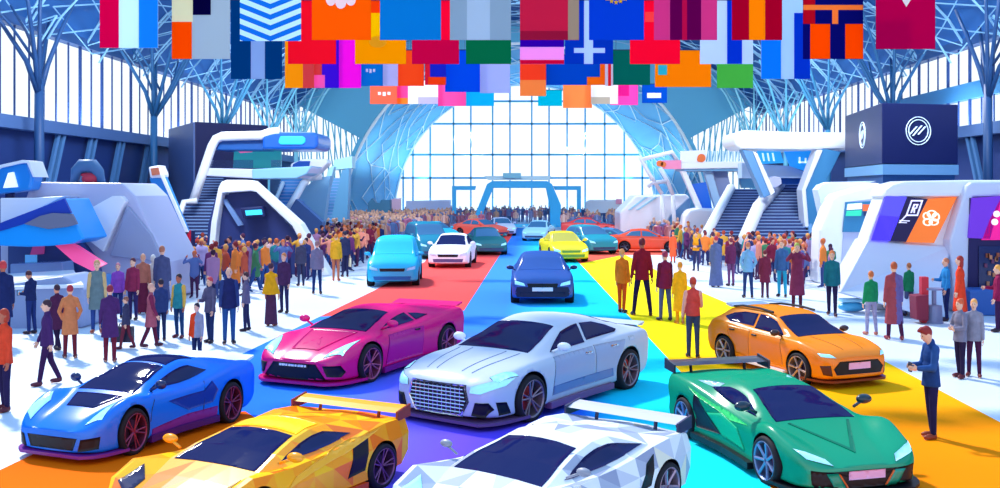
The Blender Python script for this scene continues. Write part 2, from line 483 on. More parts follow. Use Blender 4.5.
COUPE = dict(ZT=[(2.35,.66),(2.2,.77),(1.7,.90),(1.1,.98),(.65,1.14),(.15,1.32),(-.35,1.39),(-.9,1.34),(-1.5,1.17),(-2.0,1.04),(-2.35,1.02)],
             ZB=[(2.35,.60),(2.2,.71),(1.7,.83),(1.3,.88),(.6,.90),(0,.92),(-.8,.95),(-1.4,.99),(-2.0,.98),(-2.35,.92)],
             W=[(2.35,.70),(2.25,.82),(2.0,.91),(1.42,.97),(.6,.94),(0,.93),(-.8,.95),(-1.42,.99),(-2.1,.93),(-2.35,.84)],
             WR=[(2.35,.45),(1.6,.6),(1.1,.70),(.15,.58),(-.4,.57),(-1.0,.54),(-1.6,.60),(-2.35,.62)],
             ZS=[(2.35,.20),(2.0,.15),(0,.15),(-2.0,.18),(-2.35,.36)], wheels=(1.42,-1.42), rw=.355, ra=.40, crown=.06)
def silver_coupe():
    c = Car('coupe', 'silver coupe with a wide lattice grille, at the centre of the show floor', (.13, 17.37, 0), R(-124.6), (1.09, 1.10, 1.03), COUPE, '#c4cbe0')
    c.windshield(1.08, .2)
    c.windshield(-1.0, -1.75, rear=True)
    c.side_glass(.72, .18, -.32, -.26, lo=.04, name='door_window')
    c.both('rear_side_window', [(-.34,.995),(-.40,1.26),(-.8,1.235),(-1.15,1.145),(-1.32,1.06),(-1.2,1.03)], 'L', GLASS())
    fr = c.pan('grille_frame', [(-.42,.20),(.42,.20),(.54,.42),(.48,.655),(-.48,.655),(-.54,.42)], 'F', CHROME(), off=.014)
    gr = c.pan('front_grille', [(-.395,.225),(.395,.225),(.505,.42),(.45,.63),(-.45,.63),(-.505,.42)], 'F', BLACK(), off=.022)
    for k in range(7):
        z = .26 + k*.055; w = .40 + .09*min(1, (z-.22)/.2) - max(0, z-.42)*.26
        c.seam([(-w, z), (0, z), (w, z)], 'F', .010, CHROME(), 'grille_slat', gr, off=.024)
    for k in range(-5, 6):
        c.seam([(k*.078, .235), (k*.078, .62)], 'F', .006, CHROME(), 'grille_bar', gr, off=.024)
    c.both('headlight', [(.55,.55),(.72,.55),(.90,.64),(.92,.73),(.78,.71),(.56,.64)], 'F', lamp_mat(), skirt=BLACK(), off=.014)
    c.both('headlight_return', [(2.12,.72),(2.16,.84),(1.72,.925),(1.9,.80)], 'T', lamp_mat(), skirt=BLACK(), off=.012)
    c.both('air_intake', [(.58,.23),(.76,.22),(.84,.32),(.80,.42),(.64,.42)], 'F', BLACK(), off=.02)
    c.both('front_side_vent', [(2.1,.22),(1.88,.22),(1.98,.40),(2.16,.42)], 'L', BLACK())
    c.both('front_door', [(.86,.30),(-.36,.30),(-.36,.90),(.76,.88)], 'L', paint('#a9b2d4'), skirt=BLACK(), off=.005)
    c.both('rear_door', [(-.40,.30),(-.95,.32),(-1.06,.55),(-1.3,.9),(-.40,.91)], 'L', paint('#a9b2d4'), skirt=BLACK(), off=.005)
    c.both('door_handle', [(-.1,.80),(-.3,.80),(-.3,.835),(-.1,.835)], 'L', CHROME(), off=.02)
    c.both('door_handle', [(-.85,.82),(-1.05,.82),(-1.05,.855),(-.85,.855)], 'L', CHROME(), off=.02)
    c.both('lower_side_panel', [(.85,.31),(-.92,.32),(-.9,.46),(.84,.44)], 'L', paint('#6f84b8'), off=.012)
    c.both('fuel_flap', [(-1.42,.93),(-1.42,.86),(-1.6,.86),(-1.6,.93)], 'L', c.pm, off=.004, skirt=BLACK())
    for sy in (.28, .5, -.28, -.5): c.seam([(2.1, sy*.8), (1.6, sy), (1.15, sy*1.1)], 'T', .007, mat('crease', '#7d8db0', .4), 'hood_crease')
    c.splitter(satin('#6a4a7a')); c.skirts(satin('#7a4a80'))
    b = solid(NB(), [(-2.12,.74,1.03),(-2.36,.74,1.075),(-2.38,.74,1.05),(-2.3,.74,1.0)], (0,-1.48,0)); put('boot_lip_spoiler', b, c.pm, c.root)
    c.mirrors(.62, 1.03, 1.0, satin('#e8eef8'))
    c.wheels('#8f7c8c', 5, True, disc='#b8252c')

def green_supercar():
    S = variant(SUPER, ZT=[(2.25,.47),(2.05,.55),(1.5,.70),(1.05,.82),(.6,.98),(.1,1.14),(-.3,1.18),(-.9,1.14),(-1.5,1.05),(-2.0,1.0),(-2.25,.97)],
                ZB=[(2.25,.42),(2.05,.60),(1.7,.75),(1.35,.86),(.8,.77),(0,.80),(-.7,.92),(-1.3,1.0),(-1.9,1.0),(-2.25,.92)], rw=.35, ra=.385, tuck=.08)
    c = Car('sports_car', 'emerald green wedge supercar with black rear wing, at the bottom right', (3.46, 13.62, 0), R(-75), (.90, .90, .84), S, '#06906a')
    c.windshield(1.02, .10)
    c.side_glass(.72, .2, -.4, -.75, lo=.06)
    c.both('quarter_window', [(-.62,.98),(-.6,1.06),(-1.0,1.04),(-1.15,1.02)], 'L', lacquer('pale_glass', '#9cc4d0', .04))
    c.both('side_intake', [(-.15,.35),(-.55,.62),(-.92,.88),(-.96,.52),(-.86,.30)], 'L', BLACK())
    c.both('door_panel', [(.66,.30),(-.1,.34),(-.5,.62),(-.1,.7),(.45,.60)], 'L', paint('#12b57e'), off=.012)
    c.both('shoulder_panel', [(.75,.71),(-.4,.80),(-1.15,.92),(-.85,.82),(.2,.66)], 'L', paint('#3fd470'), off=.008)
    c.both('headlight', [(.46,.47),(.78,.56),(.86,.66),(.74,.63),(.52,.54)], 'F', lamp_mat(), skirt=BLACK(), off=.014)
    c.pan('lower_fascia', [(-.74,.17),(.74,.17),(.76,.42),(.5,.40),(.3,.33),(-.3,.33),(-.5,.40),(-.76,.42)], 'F', BLACK())
    c.both('fascia_blade', [(.30,.17),(.42,.38),(.58,.38),(.46,.17)], 'F', paint('#0f8f78'), off=.02)
    c.both('fascia_trim', [(.27,.18),(.39,.37),(.415,.37),(.295,.18)], 'F', paint('#d8632c'), off=.024)
    plate(c, .34, .27, .06, '#e2a5cf')
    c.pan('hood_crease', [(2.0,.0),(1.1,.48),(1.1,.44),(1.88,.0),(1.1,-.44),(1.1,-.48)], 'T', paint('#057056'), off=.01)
    c.splitter(BLACK(), out=.09); c.skirts(BLACK(), out=.06)
    c.wing(-2.1, 1.12, .86, ch=.34, m=mat('wing_black', '#14122a', .35, coat=.4), strut_y=.5, tilt=.02)
    c.mirrors(.72, 1.0, 1.0, mat('mirror_green', '#152a3e', .3, coat=.4), 1.1)
    c.wheels('#7f8fb8', 7, False, disc='#c04a78')

def yellow_supercar():
    S = variant(SUPER, rw=.35, ra=.385, tuck=.06, ZB=[(2.25,.44),(2.05,.60),(1.7,.78),(1.35,.88),(.8,.80),(0,.80),(-.7,.88),(-1.3,.99),(-1.9,.96),(-2.25,.86)])
    c = Car('sports_car', 'yellow and orange faceted supercar with a tall rear wing, at the bottom left', (-3.0, 11.55, 0), R(-117), (.80, .93, .77), S, '#ffa010',
            facet=['#ff8a0c', '#ffc012', '#f8740a', '#ffb010'])
    c.windshield(1.02, .08)
    c.pan('roof_panel', [(.02,.50),(-.5,.46),(-.5,-.46),(.02,-.50)], 'T', paint('#ffd01c'), off=.01)
    c.side_glass(.70, .2, -.4, -.8, lo=.06)
    c.both('side_intake', [(-.5,.36),(-.86,.40),(-.98,.88),(-.66,.80)], 'L', BLACK())
    c.both('shoulder_panel', [(.85,.56),(-.5,.74),(-1.3,.95),(-.7,.90),(.6,.68)], 'L', paint('#ffb52a'), off=.012)
    c.both('headlight', [(2.0,.48),(1.86,.74),(1.42,.74),(1.6,.56)], 'T', mat('headlamp_dark', '#2b1a48', .2, coat=.5), skirt=BLACK())
    c.pan('front_grille', [(-.5,.19),(.5,.19),(.56,.36),(-.56,.36)], 'F', BLACK())
    c.splitter(BLACK()); c.skirts(paint('#c94a1a'))
    c.wing(-2.0, 1.05, .88, ch=.3, th=.05, m=paint('#ffab2e'), pm=paint('#8c2a1e'), strut_y=.5, tilt=.03)
    c.mirrors(.70, .98, 1.0, c.pm, 1.0)
    c.wheels('#7a4a78', 5, True)

def white_supercar():
    S = variant(SUPER, rw=.34, ra=.375, tuck=.06, ZB=[(2.25,.44),(2.05,.60),(1.7,.78),(1.35,.88),(.8,.80),(0,.80),(-.7,.88),(-1.3,.99),(-1.9,.96),(-2.25,.86)])
    c = Car('sports_car', 'white faceted supercar with a grey rear wing, cut off by the bottom edge', (.22, 10.95, 0), R(-128), (.82, .94, .80), S, '#e6e8f0',
            facet=['#c6cbdc', '#a9b1c8', '#e2dccc', '#979eba'])
    c.windshield(1.02, .08)
    c.side_glass(.72, .2, -.45, -.95, lo=.05)
    c.both('side_intake', [(-.62,.42),(-.86,.46),(-.98,.86),(-.80,.76)], 'L', BLACK())
    c.both('headlight', [(2.0,.48),(1.86,.74),(1.5,.74),(1.66,.58)], 'T', lamp_mat(), skirt=BLACK())
    c.pan('front_grille', [(-.5,.19),(.5,.19),(.56,.36),(-.56,.36)], 'F', BLACK())
    c.splitter(BLACK()); c.skirts(satin('#8a8fae'))
    c.wing(-2.02, 1.07, .84, ch=.32, th=.05, m=satin('#c9c6d6'), pm=mat('wing_dark', '#2a2f55', .4, coat=.3), strut_y=.45, tilt=.02)
    c.mirrors(.72, 1.0, 1.0, satin('#8d90a2'), .8)
    c.wheels('#a890a8', 6, False)

SUV = dict(ZT=[(2.25,.74),(2.1,.86),(1.6,.99),(1.1,1.06),(.7,1.22),(.25,1.46),(-.2,1.54),(-1.0,1.54),(-1.6,1.46),(-1.95,1.25),(-2.2,1.05),(-2.25,.95)],
           ZB=[(2.25,.68),(2.1,.80),(1.7,.93),(1.3,1.0),(.6,1.0),(0,1.02),(-.8,1.06),(-1.4,1.13),(-1.9,1.12),(-2.25,.9)],
           W=[(2.25,.68),(2.15,.82),(1.9,.93),(1.4,.98),(.6,.94),(0,.94),(-.8,.95),(-1.35,1.0),(-1.9,.95),(-2.25,.84)],
           WR=[(2.25,.45),(1.6,.6),(1.1,.73),(.25,.63),(-.4,.62),(-1.4,.56),(-2.0,.56),(-2.25,.6)],
           ZS=[(2.25,.26),(2.0,.2),(0,.22),(-2.0,.24),(-2.25,.45)], wheels=(1.4,-1.35), rw=.37, ra=.42, crown=.06)
def orange_suv():
    c = Car('suv', 'orange crossover with pink number plate, on the right carpet behind the green supercar', (5.3, 19.9, 0), R(-67), (.86, .83, .80), SUV, '#f58608')
    c.windshield(1.08, .28)
    c.side_glass(.72, .32, -.3, -.32, lo=.04, name='door_window')
    c.both('rear_side_window', [(-.40,1.11),(-.38,1.41),(-.9,1.40),(-1.3,1.33),(-1.55,1.22),(-1.2,1.13)], 'L', GLASS())
    c.both('headlight', [(.60,.72),(.86,.74),(.88,.81),(.70,.80)], 'F', lamp_mat(), skirt=BLACK(), off=.012)
    c.pan('front_grille', [(-.60,.34),(.60,.34),(.68,.48),(.52,.64),(-.52,.64),(-.68,.48)], 'F', BLACK())
    c.both('air_intake', [(.70,.32),(.84,.34),(.88,.54),(.74,.56)], 'F', mat('intake_brown', '#5a2a1e', .5))
    plate(c, .53, .3, .075, '#f0b0de')
    c.both('front_door', [(.86,.36),(-.36,.34),(-.36,1.0),(.74,.98)], 'L', paint('#e67a06'), skirt=BLACK(), off=.004)
    c.both('rear_door', [(-.40,.34),(-.9,.38),(-1.1,.7),(-1.25,1.04),(-.40,1.01)], 'L', paint('#e67a06'), skirt=BLACK(), off=.004)
    c.both('door_handle', [(-.12,.9),(-.3,.9),(-.3,.935),(-.12,.935)], 'L', BLACK(), off=.018)
    c.both('door_handle', [(-.95,.93),(-1.12,.93),(-1.12,.965),(-.95,.965)], 'L', BLACK(), off=.018)
    for sy in (.3, -.3): c.seam([(2.05, sy*.9), (1.15, sy*1.3)], 'T', .008, mat('crease_orange', '#c96a10', .4), 'hood_crease')
    for sd in (1, -1):
        b = tube(NB(), [(.1, sd*.60, 1.5), (-.4, sd*.60, 1.54), (-1.1, sd*.57, 1.53), (-1.5, sd*.54, 1.47)], .03, 6)
        put('roof_rail', b, BLACK(), c.root)
    c.splitter(satin('#7a2a1a'), z=.17, out=.03); c.skirts(satin('#f4e8f0'), z=.2, h=.05, out=.04)
    b = solid(NB(), [(-1.5,.54,1.48),(-1.84,.54,1.52),(-1.86,.54,1.47),(-1.62,.54,1.43)], (0,-1.08,0)); put('roof_spoiler', b, satin('#cfd4e8'), c.root)
    c.mirrors(.66, 1.1, 1.02, mat('mirror_brown', '#3a1c1e', .35, coat=.4), 1.1)
    c.wheels('#b79a98', 6, False)

HATCH = dict(ZT=[(2.0,.70),(1.9,.82),(1.4,.96),(.95,1.04),(.6,1.22),(.15,1.46),(-.3,1.52),(-1.1,1.52),(-1.6,1.42),(-1.9,1.1),(-2.0,.95)],
             ZB=[(2.0,.64),(1.9,.77),(1.4,.90),(.9,.96),(0,.97),(-1.0,1.0),(-1.6,1.02),(-2.0,.88)],
             W=[(2.0,.74),(1.92,.84),(1.7,.9),(1.2,.93),(.4,.92),(-.8,.92),(-1.3,.94),(-1.8,.88),(-2.0,.8)],
             WR=[(2.0,.5),(1.3,.64),(.95,.74),(.15,.63),(-.4,.62),(-1.4,.6),(-2.0,.62)],
             ZS=[(2.0,.24),(1.7,.18),(0,.18),(-1.8,.2),(-2.0,.4)], wheels=(1.25,-1.25), rw=.33, ra=.375, crown=.06)
SEDAN = variant(HATCH, ZT=[(2.25,.62),(2.1,.76),(1.6,.88),(1.05,.96),(.6,1.16),(.15,1.36),(-.3,1.42),(-.9,1.38),(-1.4,1.18),(-1.8,1.04),(-2.25,1.0)],
                ZB=[(2.25,.58),(2.1,.70),(1.5,.84),(.9,.90),(0,.92),(-1.0,.95),(-1.8,.96),(-2.25,.88)],
                W=[(2.25,.74),(2.15,.84),(1.9,.9),(1.3,.93),(.4,.92),(-.8,.92),(-1.4,.94),(-2.0,.88),(-2.25,.8)],
                WR=[(2.25,.5),(1.4,.64),(1.05,.72),(.15,.6),(-.4,.59),(-1.1,.56),(-1.7,.62),(-2.25,.62)],
                ZS=[(2.25,.24),(1.9,.17),(0,.17),(-2.0,.2),(-2.25,.4)], wheels=(1.4,-1.35))
VAN = variant(HATCH, ZT=[(2.0,.72),(1.9,.88),(1.5,1.06),(1.1,1.18),(.75,1.42),(.35,1.72),(-.1,1.8),(-1.2,1.8),(-1.75,1.7),(-1.95,1.2),(-2.0,.95)],
              ZB=[(2.0,.66),(1.9,.82),(1.5,.98),(1.0,1.06),(0,1.06),(-1.0,1.08),(-1.7,1.08),(-2.0,.88)],
              WR=[(2.0,.55),(1.4,.68),(1.1,.76),(.35,.70),(-.4,.68),(-1.4,.66),(-2.0,.66)])
def road_car(name, label, loc, th, S, col, scale=1, glass=None, grille=None, plate_col=None, rear=False, lamp=None, lite=False, lower=None, mir=None):
    S = variant(S, stations=30 if lite else 40)
    c = Car(name, label, loc, th, scale, S, col)
    xw = .97 if S is not SEDAN else 1.02
    hz = S['ZT'][0][1]; n = S['x'] if 'x' in S else max(k[0] for k in S['ZT'])
    cow = S['ZT'][3][0]; rf = S['ZT'][5][0]
    gm = glass or GLASS()
    global GLASS_
    def ws(a, b, nm):
        k = 5; e = [(a + (b-a)*i/k, c.WR(a + (b-a)*i/k) - .06) for i in range(k+1)]
        c.pan(nm, e + [(x, -y) for x, y in e[::-1]], 'T', gm)
    ws(cow - .02, rf + .03, 'windshield')
    ws(S['ZT'][7][0] - .1, S['ZT'][9][0] + .03, 'rear_window')
    for nm, a, b, d, e in (('front_side_window', cow - .34, rf + .04, -.30, -.28), ('rear_side_window', -.36, -.38, S['ZT'][7][0] - .05, S['ZT'][8][0] + .1)):
        bot = [(a + (e-a)*i/4, c.ZB(a + (e-a)*i/4) + .05) for i in range(5)]
        top = [(d + (b-d)*i/4, c.ZT(d + (b-d)*i/4) - c.crown - .06) for i in range(5)]
        c.both(nm, bot + top, 'L', gm)
    z0 = c.ZS(n)
    if not lite:
        c.both('front_door', [(.8, z0+.08), (-.32, z0+.08), (-.32, c.ZB(0)-.03), (.7, c.ZB(0)-.05)], 'L', c.pm, skirt=BLACK(), off=.005)
        c.both('rear_door', [(-.36, z0+.08), (-.82, z0+.1), (-1.02, c.ZB(0)-.03), (-.36, c.ZB(0)-.03)], 'L', c.pm, skirt=BLACK(), off=.005)
    lm = lamp or lamp_mat()
    c.both('headlight', [(.50, hz-.10), (.80, hz-.05), (.80, hz+.06), (.54, hz-.01)], 'F', lm, skirt=BLACK(), off=.012)
    if plate_col: c.pan('lower_fascia', [(-.74, z0+.02), (.74, z0+.02), (.80, z0+.16), (.74, hz-.13), (-.74, hz-.13), (-.80, z0+.16)], 'F', lower, off=.004)
    if grille: c.pan('front_grille', [(-.42, hz-.13), (.42, hz-.13), (.45, hz-.02), (-.45, hz-.02)], 'F', grille)
    c.pan('front_bumper_intake', [(-.62, z0+.03), (.62, z0+.03), (.66, z0+.17), (-.66, z0+.17)], 'F', lower or BLACK())
    if plate_col: plate(c, hz-.2, .3, .06, plate_col)
    zb = c.ZB(c.x0)
    c.both('tail_light', [(.52, zb-.14), (.78, zb-.14), (.78, zb-.02), (.52, zb-.02)], 'B', satin('#c8283a'), off=.012)
    c.pan('rear_bumper', [(-.7, c.ZS(c.x0)+.02), (.7, c.ZS(c.x0)+.02), (.7, c.ZS(c.x0)+.14), (-.7, c.ZS(c.x0)+.14)], 'B', BLACK())
    c.mirrors(cow - .3, c.ZB(.7) + .12, .98, mir or c.pm, 1.0)
    c.wheels('#5a6078', 5, False)
    return c
def road_cars():
    road_car('hatchback', 'dark navy hatchback with white number plate, facing forward on the blue carpet', (.55, 33.2, 0), R(-90), HATCH, '#2c56a4', (1, 1.08, 1.0), plate_col='#f0eaf6', grille=BLACK(), lower=mat('navy_low', '#15193f', .5), glass=lacquer('glass_blue', '#345aa8', .07), mir=mat('mirror_dark', '#12205a', .3, coat=.4))
    road_car('minivan', 'bright cyan minivan with bluish windscreen, first on the red carpet at left', (-5.05, 39.0, 0), R(-86), VAN, '#22b4e6', (1.05, 1.05, 1.0), grille=BLACK(), glass=lacquer('glass_cyan', '#2fc0f0', .07), lower=mat('cyan_low', '#1468b4', .5), lamp=satin('#9fd6ff'))
    road_car('sedan', 'white sedan with dark windscreen, on the red carpet right of the cyan minivan', (-3.45, 48.0, 0), R(-92), SEDAN, '#f1eef8', (1.0, 1.06, 1.08), grille=BLACK(), lower=mat('mauve_low', '#5e4e82', .5), lamp=satin('#cfc8e6'))
    road_car('sedan', 'yellow sedan with a green tint behind the navy hatchback', (1.95, 51.5, 0), R(-82), SEDAN, '#e8d52a', (1.05, 1.05, 1.05), glass=lacquer('glass_olive', '#b9b04a', .06), grille=mat('olive_low', '#5f8a3c', .5), lower=mat('olive_low', '#5f8a3c', .5), lite=True)
    rows = [('minivan', 'dark teal minivan parked behind the cyan minivan', (-5.3, 54.0), -70, VAN, '#1f7f9e', 1.05),
            ('sedan', 'dark green sedan just behind the white sedan', (-2.25, 57.0), -80, SEDAN, '#2a6f78', 1.05),
            ('sedan', 'small cyan sedan far back behind the teal minivan', (-6.3, 70.0), -60, SEDAN, '#3fc3e0', 1.0),
            ('sedan', 'coral red sedan far back on the red carpet, behind the green sedan', (-3.4, 77.0), -40, SEDAN, '#f0685a', 1.0),
            ('sedan', 'pale lilac sedan far back, left of the cyan strip', (-1.9, 80.0), -80, SEDAN, '#c4d2f2', 1.0),
            ('sedan', 'pale blue sedan far back, right of the cyan strip', (1.0, 72.0), -100, SEDAN, '#a8dcf2', 1.0),
            ('hatchback', 'teal hatchback standing behind the yellow sedan', (3.7, 57.5), -70, HATCH, '#2a93a8', 1.05),
            ('sedan', 'slate blue sedan parked sideways right of the teal hatchback', (5.4, 62.0), -20, SEDAN, '#4f8ab8', .9),
            ('sedan', 'red sedan far back above the slate blue sedan', (5.2, 80.0), -10, SEDAN, '#ea4a4a', 1.0),
            ('sedan', 'orange-red low car parked behind the man in the maroon jumper', (7.1, 58.5), -5, SEDAN, '#f2502e', .95)]
    for n, l, (x, y), a, S, col, sc in rows:
        road_car(n, l, (x, y, 0), R(a), S, col, sc, lite=True, glass=lacquer('glass_soft', '#3f6f9a', .06), grille=None, lower=mat('low_soft', '#31466e', .5))
def build_cars():
    for f in (blue_supercar, pink_sports, silver_coupe, green_supercar, yellow_supercar, white_supercar, orange_suv, road_cars): f()
# ================================================================== THE HALL
NAVY, STEEL, TEAL = '#1b2a66', '#5d93c4', '#3f8fb8'
XW, YE, YG = 22.0, 133.0, 95.0
RA, ZA = 17.5, .2                       # end barrel radius, centre height
PROF = [(22, 10.9), (21.2, 12.2), (20, 13.5), (17.5, 15.4), (14, 17.2), (10, 18.5), (5, 19.3), (0, 19.6)]
def ramp_mat(name, axis, stops, rough=.9):
    m = bpy.data.materials.new(name); m.use_nodes = True; nt = m.node_tree; b = nt.nodes['Principled BSDF']
    tc = nt.nodes.new('ShaderNodeTexCoord'); sp = nt.nodes.new('ShaderNodeSeparateXYZ'); mr = nt.nodes.new('ShaderNodeMapRange'); r = nt.nodes.new('ShaderNodeValToRGB')
    lo, hi = stops[0][0], stops[-1][0]
    mr.inputs['From Min'].default_value = lo; mr.inputs['From Max'].default_value = hi
    nt.links.new(tc.outputs['Object'], sp.inputs[0]); nt.links.new(sp.outputs[axis], mr.inputs[0]); nt.links.new(mr.outputs[0], r.inputs[0])
    e = r.color_ramp.elements
    while len(e) < len(stops): e.new(.5)
    for q, (p, c) in zip(e, stops): q.position = (p - lo) / (hi - lo); q.color = (*lin(c), 1)
    nt.links.new(r.outputs[0], b.inputs['Base Color']); b.inputs['Roughness'].default_value = rough; b.inputs['Specular IOR Level'].default_value = .05
    return m, nt, r, b
def carpet(label, pts, m):
    ring = [G(x, y) for x, y in pts]
    b = solid(NB(), [(p.x, p.y, .002) for p in ring], (0, 0, .012))
    tag(put('show_carpet', b, m), label, 'carpet', 'coloured show carpets')
def build_floor():
    b = box(NB(), (-XW - .4, 3, -.3), (XW + .4, YE + .4, 0))
    struct('floor', b, mat('polished_floor', '#d6dfee', .45, spec=.3, noise=.03, nscale=.3))
    b = box(NB(), (-400, 136, -.6), (400, 500, -.3)); struct('ground', b, matte('#eef3f8'))
    m, nt, r, bs = ramp_mat('carpet_blue_violet', 'X', [(-6.5, '#0a6cf2'), (-3.6, '#2b78f5'), (-2.2, '#6a62f2'), (-.9, '#6a4ae6'), (.1, '#4a3fe0'), (.9, '#2468e8'), (1.5, '#10cdee'), (3.5, '#12e6f2')])
    r2 = nt.nodes.new('ShaderNodeValToRGB'); e = r2.color_ramp.elements
    mr = nt.nodes.new('ShaderNodeMapRange'); mr.inputs['From Min'].default_value = -3; mr.inputs['From Max'].default_value = 3
    sp = [n for n in nt.nodes if n.type == 'SEPXYZ'][0]; nt.links.new(sp.outputs['X'], mr.inputs[0]); nt.links.new(mr.outputs[0], r2.inputs[0])
    e[0].position = .4; e[0].color = (*lin('#3a86ea'), 1); e[1].position = .68; e[1].color = (*lin('#10c8f4'), 1)
    my = nt.nodes.new('ShaderNodeMapRange'); my.inputs['From Min'].default_value = 20; my.inputs['From Max'].default_value = 26
    nt.links.new(sp.outputs['Y'], my.inputs[0]); mx = nt.nodes.new('ShaderNodeMix'); mx.data_type = 'RGBA'
    nt.links.new(my.outputs[0], mx.inputs[0]); nt.links.new(r.outputs[0], mx.inputs[6]); nt.links.new(r2.outputs[0], mx.inputs[7]); nt.links.new(mx.outputs[2], bs.inputs['Base Color'])
    carpet('blue to violet to cyan carpet running from the front to the far gate', [(75, 435), (320, 317), (464, 311), (500, 255), (517, 228), (538, 228), (550, 237), (580, 264), (666, 357), (735, 430), (790, 520), (330, 520), (320, 460), (245, 412)], m)
    carpet('orange carpet under the blue and yellow supercars', [(-90, 515), (0, 471), (75, 435), (245, 412), (320, 460), (330, 520)], ramp_mat('carpet_orange', 'Y', [(10, '#fb7404'), (16, '#f06000')])[0])
    carpet('coral red carpet under the cyan minivan and white sedan', [(320, 317), (374, 291), (425, 262), (440, 231), (515, 231), (500, 255), (464, 311)], matte('#f2504e'))
    carpet('coral red carpet strip around the yellow sedan', [(552, 237), (580, 264), (625, 255), (665, 255), (650, 238)], matte('#f2624e'))
    carpet('yellow to orange carpet on the right with four standing visitors', [(580, 264), (625, 255), (700, 292), (740, 309), (883, 361), (1000, 423), (1050, 448), (1050, 520), (790, 520), (735, 430), (666, 357)],
           ramp_mat('carpet_yellow', 'Y', [(11, '#fd8200'), (15.5, '#ff9000'), (19, '#ffb800'), (24, '#ffe00a'), (50, '#fff020')])[0])
def profile_pt(z):
    for (x0, z0), (x1, z1) in zip(PROF, PROF[1:]):
        if z <= z1: return x0 + (x1 - x0) * (z - z0) / (z1 - z0)
    return 0
def build_shell():
    navy = mat('wall_navy', '#1a3474', .6); steel = mat('steel_blue', '#4a83b8', .5); dark = mat('mullion_navy', '#22407c', .5); roofm = mat('roof_blue', '#1f5a9e', .7)
    pane = clear_glass('window_pane', '#f4fbff', .06)
    for sd, nm in ((-1, 'left'), (1, 'right')):
        b = box(NB(), (min(sd*XW, sd*(XW+.4)), 3, 0), (max(sd*XW, sd*(XW+.4)), YG, 6.2)); 
        w = struct('wall_' + nm, b, navy)
        b = box(NB(), (min(sd*(XW-.5), sd*(XW+.45)), 3, 6.2), (max(sd*(XW-.5), sd*(XW+.45)), YG, 6.75))
        struct('trim_1' if sd < 0 else 'trim_2', b, mat('ledge', '#4d6ea6', .5))
        b = box(NB(), (min(sd*(XW-.15), sd*(XW+.4)), 3, 10.7), (max(sd*(XW-.15), sd*(XW+.4)), YG, 11.3))
        struct('trim_3' if sd < 0 else 'trim_4', b, mat('eaves_beam', '#2d5590', .5))
        if sd > 0:
            b = box(NB(), (XW-.1, 3, 8.1), (XW+.3, 60, 8.9)); struct('trim_5', b, mat('mid_rail', '#3573a6', .5))
        for i, (y0, y1) in enumerate(((3, 22), (22, 38), (38, 52), (52, 66), (66, 80), (80, 95))):
            b = NB(); k = int(round((y1 - y0) / 1.25))
            for j in range(k + 1):
                y = y0 + (y1 - y0) * j / k; r = .055 if j % 3 else .1
                box(b, (sd*XW - r*.6, y - r*.6, 6.7), (sd*XW + r*.6, y + r*.6, 10.75))
            f = struct('window_%d' % (i + 1 + (6 if sd > 0 else 0)), b, dark)
            b = box(NB(), (sd*(XW+.2) - .01, y0, 6.7), (sd*(XW+.2) + .01, y1, 10.75)); g = put('window_pane', b, pane, f)
        # raking braces on the lower wall
        b = NB()
        for y in ((44, 47.5, 51, 55) if sd < 0 else (41, 46, 51)):
            for d in (0, .55): tube(b, [(sd*(XW-.25), y + d, .5), (sd*(XW-.25), y + d + 2.6, 6.2)], .13, 6)
        put('wall_brace', b, mat('brace', '#3f6ea4', .5), w)
        # roof haunch, cut back in steps so sunlight reaches the floor
        for bi, (y0, y1, zl) in enumerate(((30, 44, 12.2), (44, 56, 14.2), (56, 68, 16.2), (68, 80, 18.2), (80, 95, 19.6))):
            pts = [p for p in PROF if p[1] < zl - .01] + [(profile_pt(zl), zl)]
            ring = [(sd*x, y0, z) for x, z in pts]; ring += [(sd*x, y0, z + .3) for x, z in pts[::-1]]
            o = struct('ceiling_%d' % (bi + 1 + (5 if sd > 0 else 0)), solid(NB(), ring, (0, y1 - y0, 0)), roofm)
            b = NB(); n = max(2, int((y1 - y0) / 4.4))
            for j in range(n + 1):
                y = y0 + .2 + (y1 - y0 - .4) * j / n
                up = [(sd*x, y, z - .12) for x, z in pts]; lo = [(sd*(x - .7), y, z - .95) for x, z in pts]
                tube(b, up, .07, 5); tube(b, lo, .05, 5)
                for a, c in zip(range(len(pts)), range(1, len(pts))):
                    tube(b, [up[a], lo[c]], .032, 4)
                if j < n:
                    y2 = y + (y1 - y0 - .4) / n
                    for a in range(len(pts) - 1):
                        q = [(sd*(x - .35), yy, z - .5) for (x, z), yy in ((pts[a], y), (pts[a+1], y2))]
                        tube(b, q, .036, 4)
                        q = [(sd*(x - .35), yy, z - .5) for (x, z), yy in ((pts[a+1], y), (pts[a], y2))]
                        tube(b, q, .036, 4)
            put('roof_truss', b, mat('truss', '#86bce0', .45), o)
    # gable over the barrel arch
    b = NB(); n = 40; inn = []; out = []
    for i in range(n + 1):
        a = R(28) + (PI - 2*R(28)) * i / n; ca, sa = math.cos(a), math.sin(a)
        inn.append(Vector((RA*ca, YG, ZA + RA*sa)))
        k = RA
        while True:
            x, z = abs(k*ca), ZA + k*sa
            if z > 19.5 or x > 21.9 or (z > 10.9 and x > profile_pt(min(z, 19.6)) - .05): break
            k += .05
        out.append(Vector((k*ca, YG, ZA + k*sa)))
    for i in range(n): solid(b, [q - Vector((0, .15, 0)) for q in (inn[i], inn[i+1], out[i+1], out[i])], (0, .5, 0))
    bmesh.ops.remove_doubles(b, verts=b.verts, dist=.001)
    struct('wall_gable', b, mat('gable_teal', '#55add6', .6))
